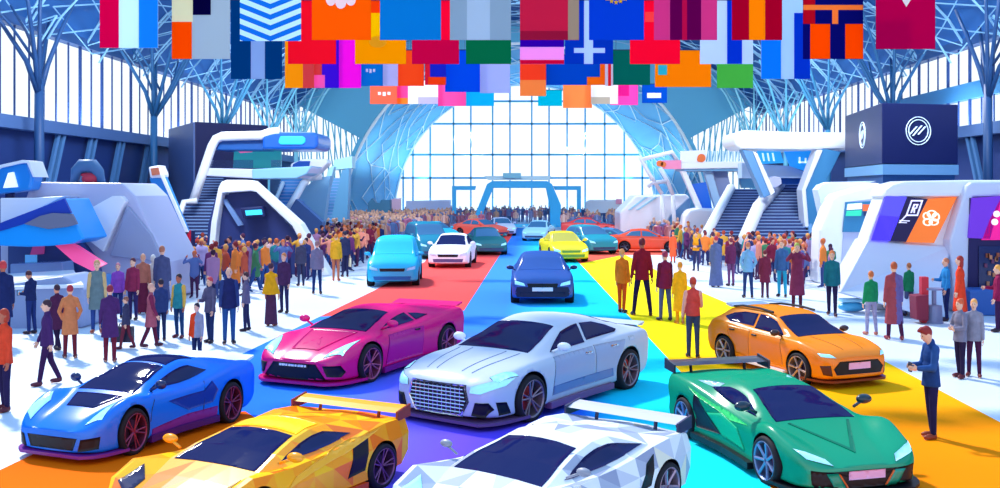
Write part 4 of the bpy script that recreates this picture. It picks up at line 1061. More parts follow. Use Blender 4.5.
    pxp(t, 'side_wall', [(342,170),(349,168),(347,225),(330,240),(326,240)], Y+1, 1, mat('side_mid2', '#5f9fca', .4)); pxp(t, 'side_wall', [(310,236),(328,170),(332,166),(334,167),(316,236)], Y+1, .8, mat('side_pale2', '#a4dcf0', .4))
    pxp(t, 'landing', [(334,160),(352,156),(352,168),(333,170)], Y+6, 1.5, mat('side_pale2', '#a4dcf0', .4))
def build_right_stands():
    # slab canopy with slanted legs, screens and two stairs
    t = new('canopy_stand', 'white slab canopy on slanted blue legs with blue screens, right', 'stand')
    Y = 48.0
    b = NB(); q = [P(733,140.5,Y), P(740,140,Y), P(800,141.5,Y), P(858,141.5,Y), P(865,142,Y)]
    pxp(t, 'slab', [(733,137),(737,132),(745,130),(800,132),(858,132.5),(864,136),(866,142),(862,148),(800,150),(742,149),(735,145)], Y, 3.0, WHITE(), .25)
    pxp(t, 'front_leg', [(742,149),(755,152),(772,194),(764,198)], Y+.2, .8, mat('leg_blue', '#5f93c8', .4), .04)
    pxp(t, 'leg_edge', [(753,151),(757,153),(775,192),(771,195)], Y+.1, .9, WHITE())
    pxp(t, 'rear_leg', [(822,148),(841,152),(822,190),(823,240),(808,240),(804,190)], Y+.1, .9, mat('leg_blue2', '#3f86bc', .4), .04)
    pxp(t, 'leg_edge', [(817,150),(823,150),(806,190),(812,240),(808,240),(802,190)], Y, 1.0, WHITE(), .03)
    pxp(t, 'blue_screen', [(757,151),(780,150),(784,163),(762,164)], Y+2, .1, glow('#28a0e8', .5)); pxp(t, 'blue_screen', [(784,151),(818,151),(814,174),(790,166)], Y+2, .1, glow('#1f8fe8', .5))
    b = NB()
    for x in (762, 767, 772): pxsolid(b, [(x,153),(x+1.5,153),(x+3,161),(x+1.5,161)], Y+1.94, .05)
    part(t, 'screen_marks', b, glow('#d8f2ff', .6)); b = NB()
    for a, c, d, e in ((799,157,800.5,163), (799,161.5,806,163), (805,158,806.5,163), (808,161.5,813,163), (811,158,812.5,163)): pxsolid(b, [(a,c),(d,c),(d,e),(a,e)], Y+1.94, .05)
    part(t, 'screen_marks', b, glow('#d8f2ff', .6))
    pxp(t, 'cross_beam', [(742,163),(790,166),(815,176),(815,178),(742,178)], Y+2.4, 1.0, mat('beam_pale', '#a9c4e8', .4))
    pxp(t, 'sill', [(782,177),(806,176),(806,184),(781,184)], Y+3, .8, mat('sill_blue', '#1f62c8', .4)); pxp(t, 'drum', [(768,180),(774,176),(781,177),(782,184),(776,188),(769,187)], Y+1.6, .5, LAV(), .05)
    t = new('staircase', 'dark staircase with broad white stringers under the white slab canopy, right', 'staircase')
    stair(t, 'stairs', P(748,240,47), P(812,240,47), P(781,184,53), P(806,184,53), 18, mat('tread_navy', '#3a4a80', .45)); bar(t, 'stringer', [(744,240,46.5),(758,208,48.6),(780,183,52.5)], .32, WHITE()); bar(t, 'stringer', [(806,188,52),(812,240,46.8)], .12, mat('leg_blue', '#5f93c8', .4))
    t = new('staircase', 'dark staircase with a white stringer between the slanted leg and the white walkway, right', 'staircase')
    stair(t, 'stairs', P(706,240,51), P(748,240,51), P(731,189,57), P(764,189,57), 18, mat('tread_navy', '#3a4a80', .45)); bar(t, 'stringer', [(704,238,50.6),(731,188,56.5)], .26, WHITE()); bar(t, 'stringer', [(748,234,50.5),(762,194,54)], .13, WHITE())
    # walkway
    t = new('walkway_bridge', 'white walkway with a glazed rail, orange emblem and pink end panel, right', 'stand')
    Y = 60.0
    pxp(t, 'deck', [(681,162),(745,161),(748,168),(681,169)], Y, 3, WHITE(), .06); pxp(t, 'deck_underside', [(681,169),(748,168),(748,171),(684,171)], Y+.2, 2.6, mat('under_blue', '#6fa4d0', .4))
    pxp(t, 'end_board', [(681,151),(706,150),(706,162),(681,162)], Y, .3, WHITE())
    b = NB()
    for i in range(13): x = 708 + i*3; pxsolid(b, [(x,151),(x+1.3,151),(x+1.3,161.5),(x,161.5)], Y, .12)
    part(t, 'rail_post', b, mat('post_blue', '#b8dcf4', .4))
    pxp(t, 'pink_panel', [(662,160.5),(681,160),(681,169),(664,169)], Y-.1, .5, satin('#f58ab4'))
    b = NB(); 
    for (x, y, r) in ((660,163.5,3.2), (663.5,164.5,2.8)): 
        c = P(x, y, Y-.2); tube(b, [c, c + Vector((0, .25, 0))], r*Y/1000, 14)
    c = P(701.5,158,Y-.05); tube(b, [c, c + Vector((0, .1, 0))], 4.2*Y/1000, 14); c = P(699.5,159.5,Y-.1); tube(b, [c, c + Vector((0, .1, 0))], 2.4*Y/1000, 10)
    part(t, 'orange_emblem', b, satin('#f0702a'))
    pxp(t, 'leg', [(681,171),(686,171),(704,212),(700,214)], Y+.3, .6, WHITE()); pxp(t, 'leg', [(704,171),(712,171),(722,206),(716,210)], Y+.8, .6, mat('leg_pale', '#a4c8ea', .4))
    pxp(t, 'blue_banner', [(692,184),(706,182),(712,208),(699,209)], Y+.6, .1, satin('#1468d8')); pxp(t, 'inner_wall', [(713,171),(727,171),(731,188),(722,206)], Y+1.4, .5, mat('wall_mauve', '#8f9fcc', .4))
    pxp(t, 'base', [(686,216),(690,210),(700,208),(722,209),(722,245),(680,245)], Y-.5, 2, WHITE(), .15)
    pxp(t, 'upper_flight', [(738,171),(750,171),(755,188),(742,188)], Y+2, .4, mat('flight_teal', '#3f7fae', .4))
    # thin white frame on the vault side
    t = new('tubular_frame', 'white tubular frame leaning by the end arch, left of the pink panel', 'frame')
    for pts in ([(640,157,64),(649,173,64),(662,194,64)], [(640,160,64),(672,152,64),(682,168,66)], [(648,187,64),(652,183,64),(668,181,64)], [(660,168,64),(668,182,64),(673,195,64)], [(662,194,64),(664,240,64)], [(673,195,64),(675,240,64)]): bar(t, 'tube', pts, .13, WHITE())
    t = new('exhibition_wedge', 'low white wedge-shaped stand at the foot of the end arch, right', 'stand')
    pxp(t, 'wedge', [(620,212),(636,196),(686,194),(690,198),(672,214),(655,245),(620,245)], 66, 4, WHITE(), .1)
    pxp(t, 'stripe', [(628,210),(645,197),(648,197),(631,210)], 65.9, .12, mat('stripe_cyan', '#9fd4ee', .4)); pxp(t, 'stripe', [(636,210),(655,197),(658,197),(639,210)], 65.9, .12, mat('stripe_cyan', '#9fd4ee', .4)); pxp(t, 'dark_side', [(672,214),(690,198),(690,222),(676,245),(656,245)], 65.9, .3, mat('side_blue', '#5f90c0', .4))
    # logo cube
    t = new('display_cube', 'dark navy cube with round ring emblems on two faces, above the right kiosks', 'sign')
    A, B_, C_ = P(845,110,46), P(882,103,39), P(958,104,39.8); D_ = A + C_ - B_; z0, z1 = 4.62, 7.0
    part(t, 'cube', solid(NB(), [(p.x, p.y, z0) for p in (A, B_, C_, D_)], (0, 0, z1 - z0)), mat('cube_navy', '#0f1a50', .4), bevel=.03)
    for p, q, f, r in ((B_, C_, .47, .56), (A, B_, .52, .56)):
        b = NB(); u = Vector((q.x - p.x, q.y - p.y, 0)).normalized(); v = Vector((0, 0, 1)); c = p.lerp(q, f); c.z = z0 + (z1 - z0)*.55
        n = u.cross(v); ring_logo(b, c + n*.005, u, v, r); part(t, 'ring_emblem', b, glow('#cfe6fa', .35))
    cen = (A + C_)/2
    part(t, 'ledge', solid(NB(), [(cen.x + (p.x-cen.x)*1.0, cen.y + (p.y-cen.y)*1.02, 4.2) for p in (A, B_, C_, D_)], (0, 0, .4)), mat('ledge_blue', '#5f8fbe', .4))
    part(t, 'plinth', solid(NB(), [(cen.x + (p.x-cen.x)*.95, cen.y + (p.y-cen.y)*.95, 0) for p in (A, B_, C_, D_)], (0, 0, 4.2)), mat('plinth_blue', '#1d4a86', .5))
    # small white kiosk
    t = new('exhibition_kiosk', 'white rounded kiosk with a tiled colour screen, between the canopy and the big right kiosk', 'kiosk')
    Y = 38.5
    pxp(t, 'shell', [(818,262),(820,230),(832,199),(837,194),(876,183),(882,184),(884,192),(870,262)], Y, 1.2, WHITE(), .1)
    pxp(t, 'shell_back', [(822,185),(830,182),(876,181),(846,190),(834,196),(824,218),(818,190)], Y+1.0, .8, mat('shell_pale', '#c4d6f0', .4))
    pxp(t, 'bay', [(840,240),(846,202),(878,198),(872,240)], Y-.06, .1, LAV()); pxp(t, 'screen', [(846,202),(877,201),(873,232),(843,232)], Y-.12, .1, mat('screen_teal', '#2f7fae', .4))
    b = NB(); ms = []
    for i, (q, c) in enumerate((([(848,204),(862,203),(862,209),(847,210)], '#e8f6f8'), ([(847,211),(862,210),(861,216),(846,216)], '#2fc8a0'), ([(863,204.5),(875,204.5),(874.5,211),(863,211)], '#f0683a'), ([(864,212),(874,212),(873,216),(864,216)], '#1c2f5e'))):
        pxsolid(b, q, Y-.17, .06, i); ms.append(glow(c, .4))
    part(t, 'screen_tiles', b, ms)
    # big right kiosk
    t = new('exhibition_kiosk', 'large white kiosk with purple, black and orange slanted screens, right', 'kiosk')
    Y = 30.0
    pxp(t, 'body', [(868,240),(884,196),(966,196),(1060,196),(1060,322),(960,322),(952,318),(868,312)], Y, 1.0, WHITE(), .05)
    pxp(t, 'roof', [(882,197),(886,189),(893,184),(905,181),(966,180),(1060,180),(1060,197)], Y-.25, 1.3, WHITE(), .12)
    pxp(t, 'pillar', [(950,240),(967,186),(972,182),(1060,181),(1060,195),(973,197),(970,238),(968,322),(954,318)], Y-.5, .6, mat('stand_pale', '#d0d8f0', .4), .06)
    b = solid(NB(), [P(868,240,Y-.1), P(950,246,Y-.1), P(948,318,27.7), P(925,316,27.7), P(838,293,29.2)], [Vector((0, 1.2, 0))]*5); part(t, 'sloping_base', b, mat('stand_pale', '#d0d8f0', .4), bevel=.06)
    def scr(nm, q, c, e=.4): return pxp(t, nm, q, Y-.2, .15, glow(c, e))
    scr('purple_screen', [(886,196),(907,197),(890,241),(871,240)], '#5a50e8'); scr('purple_screen_lower', [(879,215),(900,217),(890,241),(871,240)], '#7a68f0', .5)
    scr('dark_screen', [(907,197),(928,199),(906,242),(890,241)], '#1a1248', .2); scr('orange_screen', [(928,199),(957,197),(934,243),(906,242)], '#f5762a', .4)
    b = NB(); Yg = Y - .24
    for q in ([(912,200),(923,200),(922.5,201.5),(911.5,201.5)], [(922,200),(923.3,200),(918,216),(916.7,216)], [(911.5,200),(912.8,200),(907,216),(905.7,216)], [(907,214.5),(917.5,214.5),(917,216),(906.5,216)], [(906,215),(907.5,215),(900,223),(898.8,223)],
              [(914,204),(915.4,204),(912,213),(910.6,213)], [(914,204),(918.5,204),(918.2,205.3),(914,205.3)], [(917.4,204),(918.6,204),(917,208.5),(915.8,208.5)], [(912.8,207.6),(916.3,207.6),(916,208.8),(912.5,208.8)], [(914,208.6),(915.2,208.6),(915,213),(913.8,213)],
              [(900,220),(910,220.5),(909.8,221.5),(899.8,221)], [(899.5,222),(907,222.4),(906.8,223.2),(899.3,222.8)]): pxsolid(b, q, Yg, .05)
    part(t, 'screen_lettering', b, glow('#e8e4ff', .5))
    b = NB(); k = Yg/1000
    for x, y, rx, ry in ((927,216,4,4),(932,214,5,4),(936,217,4,4.5),(934,222,5,3.6),(928,222,5,4)):
        c = P(x, y, Yg)
        for i in range(18):
            a, a2 = 2*PI*i/18, 2*PI*(i+1)/18
            solid(b, [c + Vector((rx*k*s*math.cos(w), 0, ry*k*s*math.sin(w))) for w, s in ((a, 1), (a2, 1), (a2, .68), (a, .68))], (0, .05, 0))
    part(t, 'screen_emblem', b, glow('#ffe9d6', .6))
    def bay(nm, q, c, e=.4, d=.62): return pxp(t, nm, q, Y-d, .15, glow(c, e))
    pxp(t, 'bay_recess', [(970,198),(1060,196),(1060,322),(968,322)], Y-.55, .2, mat('bay_dark', '#1e1a58', .5)); bay('violet_screen', [(972,198),(1002,196),(990,239),(969,238)], '#6a2fc0'); bay('magenta_screen', [(1002,196),(1060,196),(1060,240),(982,240),(990,219)], '#f0188c'); 
    b = NB()
    for (x, y) in ((997, 214), (995, 222)):
        c = P(x, y, Y-.66); tube(b, [c, c + Vector((0, .06, 0))], 3.2*Y/1000, 12)
    part(t, 'screen_dots', b, glow('#ffe0f2', .6))
    pxp(t, 'display_case', [(979,246),(1060,246),(1060,288),(979,290)], Y-.6, .1, mat('case_dark', '#1f2c5e', .2, coat=.4)); b = NB(); rr = random.Random(4)
    for i in range(14):
        x, y = rr.uniform(984, 999), rr.uniform(250, 284); pxp(t, 'case_item', [(x,y),(x+2.4,y),(x+2.4,y+4),(x,y+4)], Y-.68, .06, matte(('#a8604a', '#c98a6a', '#7a4a68')[i % 3]))
    pxp(t, 'shop_counter', [(970,290),(1060,288),(1060,326),(970,326)], Y-1.4, .8, mat('counter_blue', '#2f62b0', .4), .04)
    # smaller things by it
    t = new('bin_stack', 'dark red pillar bin standing by the blue-shirted visitor at the right kiosk', 'bin')
    pxp(t, 'pillar', [(922,277),(929,277),(929,323),(922,323)], 27.0, .22, mat('bin_red', '#c0283e', .5), .02); pxp(t, 'bin', [(916,296),(929,295),(929,321),(917,320)], 26.8, .5, mat('bin_maroon', '#7a1838', .5), .02)
    t = new('bar_table', 'small grey bar table with a drum foot, right of the red pillar bin', 'table')
    c = G(934, 323); b = lathe(NB(), [(.001, .95), (.24, .95), (.24, .90), (.06, .88), (.06, .5), (.2, .48), (.22, .05), (.24, .03), (.24, 0), (.001, 0)], 20, 'z', c, closed=False); part(t, 'table', b, mat('table_grey', '#7a84ac', .4), smooth=False)
    t = new('floor_display', 'low pale cyan boat-shaped display on the floor before the right kiosk', 'display')
    c = G(852, 312)
    b = ball(NB(), c + Vector((0, 0, .16)), (.42, .25, .15), 16, 8); part(t, 'base', b, mat('disp_cyan', '#4fb4e4', .35), smooth=True)
    b = box(NB(), (c.x - .36, c.y - .2, .3), (c.x + .36, c.y + .2, .4)); part(t, 'top', b, mat('disp_pale', '#9fdcf4', .35), bevel=.04)
def build_far_gate():
    t = new('entrance_gate', 'bright cyan angular gate at the far end of the aisle', 'gate')
    Y = 97.0; m = mat('gate_cyan', '#1fb0f0', .4)
    pxp(t, 'gate_frame', [(472,229),(475,215),(487,184),(492,181),(547,181),(552,184),(561,205),(561,232),(550,232),(550,208),(546,188),(493,188),(484,210),(480,229)], Y, 1.2, m, .05)
    pxp(t, 'gate_top', [(484,176),(551,176),(549,180),(488,180)], Y+.3, .8, mat('gate_pale', '#bfe6f6', .4)); pxp(t, 'gate_bar', [(503,173),(521,173),(521,178),(503,178)], Y-.1, .4, mat('gate_mid', '#7cc4e0', .4))
    pxp(t, 'side_frame', [(452,225),(452,186),(476,186),(475,190),(456,190),(456,225)], Y+1, .5, m); pxp(t, 'side_frame', [(553,186),(581,186),(581,225),(577,225),(577,190),(555,190)], Y+1, .5, m)
    pxp(t, 'counter', [(476,224),(556,224),(556,229),(476,229)], Y-.4, .6, mat('gate_blue', '#3fc0f0', .4))
    for lab, pts, c, Yb in (('pale lavender panel wall far left of the cyan gate', [(406,201),(450,200),(450,230),(406,230)], '#c3cdf0', 104), ('dark teal framed rig far left by the arch foot', [(368,203),(372,198),(376,203),(380,203),(381,200),(390,200),(390,226),(386,226),(386,214),(374,214),(374,226),(368,226)], '#3f80a8', 92),
                            ('pale pink panel beside the dark teal rig', [(391,199),(401,198),(401,226),(391,226)], '#e0c0e0', 96), ('white box pavilion far right of the cyan gate', [(586,202),(590,200),(617,200),(621,204),(621,228),(616,228),(616,213),(592,213),(592,228),(586,228)], '#dde8f8', 104), ('small pink sign on the far white pavilion', [(616,199),(622,199),(622,204),(616,204)], '#f5a0c0', 103.8)):
        nm = 'display_wall' if 'panel wall' in lab else 'pavilion' if 'pavilion' in lab and 'sign' not in lab else 'sign_board' if 'sign' in lab or 'pink' in lab else 'rig'
        z0 = 0
        pts2 = [(x, y if y < 224 else 190 + 3600/Yb) for x, y in pts]
        tag(put(nm, pxsolid(NB(), pts2, Yb, 1.2 if nm != 'sign_board' else .3), mat('far_' + c, c, .5), bevel=.03), lab, nm.replace('_', ' '))
# ================================================================== PEOPLE
JOBS = []
def flush():
    """turn every queued rough union into one continuous skin"""
    if not JOBS: return
    bpy.context.view_layer.update()
    dg = bpy.context.evaluated_depsgraph_get()
    res = [bpy.data.meshes.new_from_object(o.evaluated_get(dg)) for o, _ in JOBS]
    for (o, fin), me in zip(JOBS, res):
        mats = [m for m in o.data.materials]
        o.modifiers.clear(); old = o.data; o.data = me; bpy.data.meshes.remove(old)
        me.materials.clear()
        for m in mats: me.materials.append(m)
        for p in me.polygons: p.use_smooth = True; p.material_index = 0
        if fin: fin(me)
    JOBS.clear()
def union(name, bm, mats, parent, vox, fin=None):
    o = put(name, bm, mats, parent)
    r = o.modifiers.new('r', 'REMESH'); r.mode = 'VOXEL'; r.voxel_size = vox; r.use_smooth_shade = True
    JOBS.append((o, fin)); return o
def cap(bm, a, b, ra, rb, n=8):
    a, b = Vector(a), Vector(b)
    tube(bm, [a, b], [ra, rb], n); ball(bm, a, ra, n, 6); ball(bm, b, rb, n, 6)
def joints(pose):
    """joint positions, facing +y, left side is -x"""
    J = {}
    for s, (a, k) in ((-1, pose.get('L', (0, 2))), (1, pose.get('R', (0, 2)))):
        a, k = R(a), R(k); sp = pose.get('spread', .02)
        h = Vector((s*.09, 0, .90)); kn = h + .42*Vector((s*sp, math.sin(a), -math.cos(a))); an = kn + .41*Vector((s*sp*.6, math.sin(a - k), -math.cos(a - k)))
        J['hip', s], J['knee', s], J['ank', s] = h, kn, an
        J['toe', s] = an + Vector((s*.03, .15, -.045 - max(0, (math.sin(k - a))*.06)))
    lift = min(J['ank', -1].z, J['ank', 1].z) - .075
    for k in J: J[k] = J[k] - Vector((0, 0, lift))
    dz = -lift; J['dz'] = dz
    ln = R(pose.get('lean', 0)); 
    def T(x, y, z):
        z2 = z - .95; return Vector((x, y + math.sin(ln)*z2, .95 + math.cos(ln)*z2 + dz))
    J['T'] = T
    for s, ar in ((-1, pose.get('LA', (4, 8, 10, 4))), (1, pose.get('RA', (4, 8, 10, 4)))):
        f, o, f2, o2 = map(R, ar)
        sh = T(s*.165, 0, 1.375)
        d1 = Vector((s*math.sin(o), math.sin(f)*math.cos(o), -math.cos(f)*math.cos(o))); d2 = Vector((s*math.sin(o2), math.sin(f2)*math.cos(o2), -math.cos(f2)*math.cos(o2)))
        J['sh', s] = sh; J['el', s] = sh + .285*d1; J['wr', s] = J['el', s] + .25*d2; J['hd', s] = d2
    hp, hy = R(pose.get('nod', 0)), R(pose.get('turn', 0))
    J['HM'] = Matrix.Rotation(-hy, 3, 'Z') @ Matrix.Rotation(-hp, 3, 'X')
    J['neck'] = T(0, -.005, 1.45); J['hc'] = J['neck'] + J['HM'] @ Vector((0, .02, .158))
    return J
def add_hand(bm, w, d, s, J):
    """palm, four curled fingers of different length and a thumb leaving the side of the palm"""
    d = d.normalized(); side = Vector((1, 0, 0)) * -s
    pn = side - d * side.dot(d)                       # palm normal (towards the body)
    pn = pn.normalized() if pn.length > .1 else Vector((0, 0, -1))
    ac = d.cross(pn).normalized()                      # across the knuckles
    if ac.y < 0: ac = -ac
    M = Matrix((ac, pn, d)).transposed()
    ball(bm, w + d*.045, (.040, .017, .052), 8, 6, 0, M)
    for i, (o, l) in enumerate(((.028, .068), (.010, .078), (-.009, .072), (-.026, .055))):
        b = w + d*.082 + ac*o; m1 = b + d*l*.5 + pn*.010; e = b + d*l*.86 + pn*.032
        tube(bm, [b, m1, e], [.0095, .009, .0068], 5)
    b = w + d*.03 + ac*.034; tube(bm, [b, b + ac*.022 + d*.03 + pn*.012, b + ac*.026 + d*.062 + pn*.024], [.0115, .010, .0075], 5)
def body_bm(J, vox=0):
    b = NB(); T = J['T']
    for s in (-1, 1):
        cap(b, J['hip', s], J['knee', s], .078, .052); cap(b, J['knee', s], J['ank', s], .052, .036)
        cap(b, J['ank', s] + Vector((0, -.03, -.03)), J['toe', s], .038, .03)
        cap(b, J['sh', s], J['el', s], .046, .036); cap(b, J['el', s], J['wr', s], .036, .025)
    ball(b, T(0, 0, .95), (.145, .095, .12)); ball(b, T(0, .005, 1.1), (.128, .085, .14)); ball(b, T(0, 0, 1.27), (.155, .10, .17)); [cap(b, T(0, -.005, 1.42), J['sh', s], .055, .048) for s in (-1, 1)]
    cap(b, J['neck'] - Vector((0, 0, .05)), J['neck'] + (J['hc'] - J['neck'])*.6, .055, .05)
    M = J['HM']; c = J['hc']
    ball(b, c, (.078, .095, .110), 14, 10, 0, M); ball(b, c + M @ Vector((0, .028, -.06)), (.055, .06, .058), 12, 8, 0, M)
    tube(b, [c + M @ Vector((0, .085, .02)), c + M @ Vector((0, .112, -.02)), c + M @ Vector((0, .09, -.03))], [.012, .017, .014], 6)
    for s in (-1, 1): ball(b, c + M @ Vector((s*.076, -.005, -.005)), (.014, .022, .032), 6, 6, 0, M)
    return b
SKIN = ('#d98f72', '#e8b49a', '#b86a52', '#c97a66', '#f0c4ae')
HEMZ = dict(shirt=.90, jacket=.80, coat=.56, long=.36, gown=.05, cape=.86)
def person(label, px, py, hpx, face, top, pants, hair, pose, skin=0, hem='jacket', shoes='#2a1a2e', hairdo='short', skirt=None, vest=None, hood=None, sleeves=True, group='visitors among the cars', wide=1., split=None):
    g = G(px, py); S = hpx * g.y / 1000 / 1.73
    t = thing('person', label, 'person', g, R(face), group, (S*.86*wide, S*.9*wide, S))
    J = joints(pose); T = J['T']; sk = mat('skin_%d' % skin, SKIN[skin], .6, spec=.2)
    M, c = J['HM'], J['hc']
    def fin(me):
        b = bmesh.new(); b.from_mesh(me)
        for s in (-1, 1):
            add_hand(b, J['wr', s], J['hd', s], s, J)
            ball(b, c + M @ Vector((s*.03, .087, .012)), (.012, .007, .008), 6, 5, 1, M)
        ball(b, c + M @ Vector((0, .087, -.06)), (.02, .006, .006), 6, 5, 2, M)
        for f in b.faces: f.smooth = True
        b.to_mesh(me); b.free()
    union('body', body_bm(J), [sk, mat('eyes', '#241626', .4), mat('lips', '#a04a4a', .5)], t, .017, fin)
    # top
    b = NB(); z1 = HEMZ[hem]
    ball(b, T(0, 0, 1.26), (.168, .122, .185)); ball(b, T(0, .004, 1.1), (.158, .112, .16)); [cap(b, T(0, -.005, 1.42), J['sh', s], .066, .06) for s in (-1, 1)]
    fl = {'shirt': .012, 'jacket': .022, 'coat': .05, 'long': .07, 'gown': .12, 'cape': .0}[hem]
    n0 = len(b.verts); ecyl(b, z1 + J['dz'], 1.16 + J['dz'], (.172 + fl, .128 + fl), (.158, .112), 16)
    if hem == 'cape': ecyl(b, .88 + J['dz'], 1.42 + J['dz'], (.30, .21), (.13, .10), 16)
    cap(b, J['neck'] - Vector((0, 0, .05)), J['neck'] + Vector((0, 0, .01)), .075, .066)
    if hood: ball(b, c + M @ Vector((0, -.03, .015)), (.095, .10, .125), 12, 8, 0, M)
    if sleeves:
        for s in (-1, 1):
            cap(b, J['sh', s], J['el', s], .062, .053); cap(b, J['el', s], J['el', s].lerp(J['wr', s], .93), .054, .042)
    ms = [cloth(top)]
    if split: ms.append(cloth(split))
    def fin2(me):
        if split:
            for p in me.polygons:
                if p.center.x > .0: p.material_index = 1
    union('top', b, ms, t, .019, fin2)
    if vest:
        b = NB()
        for s in (-1, 1):
            cap(b, J['sh', s], J['el', s], .071, .058); cap(b, J['el', s], J['el', s].lerp(J['wr', s], .92), .058, .046)
        union('sleeves', b, cloth(vest), t, .019)
    # legs
    b = NB()
    if skirt or hem == 'gown':
        ecyl(b, .06, 1.0 + J['dz'], (.21, .17), (.15, .11), 18); union('skirt', b, cloth(skirt or top), t, .02)
    else:
        for s in (-1, 1): cap(b, J['hip', s], J['knee', s], .094, .066); cap(b, J['knee', s], J['ank', s] + Vector((0, 0, .03)), .066, .052)
        ball(b, T(0, 0, .94), (.166, .116, .12)); union('trousers', b, cloth(pants), t, .02)
    # shoes
    for s in (-1, 1):
        b = NB(); a, e = J['ank', s], J['toe', s]; m = (a + e)/2; d = (e - a); d.z = 0
        Mz = Matrix.Rotation(math.atan2(-d.x, d.y), 3, 'Z')
        ball(b, Vector((m.x, m.y - .015, max(.05, min(a.z, m.z + .02) - .025))), (.052, .135, .05), 10, 6, 0, Mz); ball(b, a + Vector((0, -.01, -.015)), (.05, .055, .06), 8, 6)
        for v in b.verts: v.co.z = max(v.co.z, .002)
        put('shoe', b, mat('shoe_' + shoes, shoes, .45), t, smooth=True)
    # hair
    if hairdo and not hood:
        b = NB(); o = lambda x, y, z: c + M @ Vector((x, y, z))
        ball(b, o(0, -.016, .03), (.087, .099, .102), 12, 8, 0, M)
        if hairdo == 'quiff': ball(b, o(0, .045, .105), (.06, .06, .04), 8, 6, 0, M); ball(b, o(.02, .08, .10), (.03, .04, .03), 8, 6, 0, M)
        if hairdo == 'long': ball(b, o(0, -.05, -.07), (.088, .06, .15), 10, 8, 0, M)
        if hairdo == 'bob': ball(b, o(0, -.03, -.03), (.098, .085, .10), 10, 8, 0, M)
        if hairdo == 'bun': ball(b, o(0, -.08, .10), (.04, .04, .04), 8, 6, 0, M)
        union('hair', b, mat('hair_' + hair, hair, .6), t, .014)
    return t, J, S
STAND, EASY = {}, dict(L=(3, 4), R=(-4, 4), spread=.06)
WALK = dict(L=(13, 4), R=(-12, 12), LA=(-10, 6, -2, 4), RA=(12, 6, 26, 2)); WALK2 = dict(L=(-12, 12), R=(13, 4), LA=(12, 6, 26, 2), RA=(-10, 6, -2, 4))
APART = dict(L=(6, 2), R=(-6, 4), spread=.16, LA=(0, 14, 6, 8), RA=(0, 14, 6, 8)); SLIM = dict(L=(2, 2), R=(-2, 4), spread=-.01)
TALK = dict(L=(3, 3), R=(-3, 4), RA=(20, 8, 95, -25), LA=(6, 10, 20, 6)); POCKET = dict(L=(4, 4), R=(-4, 4), spread=.05, LA=(-14, 22, 30, -20), RA=(-14, 22, 30, -20))
PHONE = dict(L=(1, 2), R=(-3, 4), spread=.0, LA=(10, 6, 88, -18), RA=(12, 6, 92, -22), nod=26); PHOTO = dict(L=(2, 2), R=(-2, 2), LA=(70, 35, 150, -30), RA=(70, 35, 150, -30))
FOLD = dict(L=(3, 3), R=(-4, 4), spread=.04, LA=(14, 14, 82, -55), RA=(14, 14, 78, -55)); WAVE = dict(L=(2, 2), R=(-3, 4), spread=.05, RA=(40, 60, 150, 20), LA=(0, 30, 20, 25))
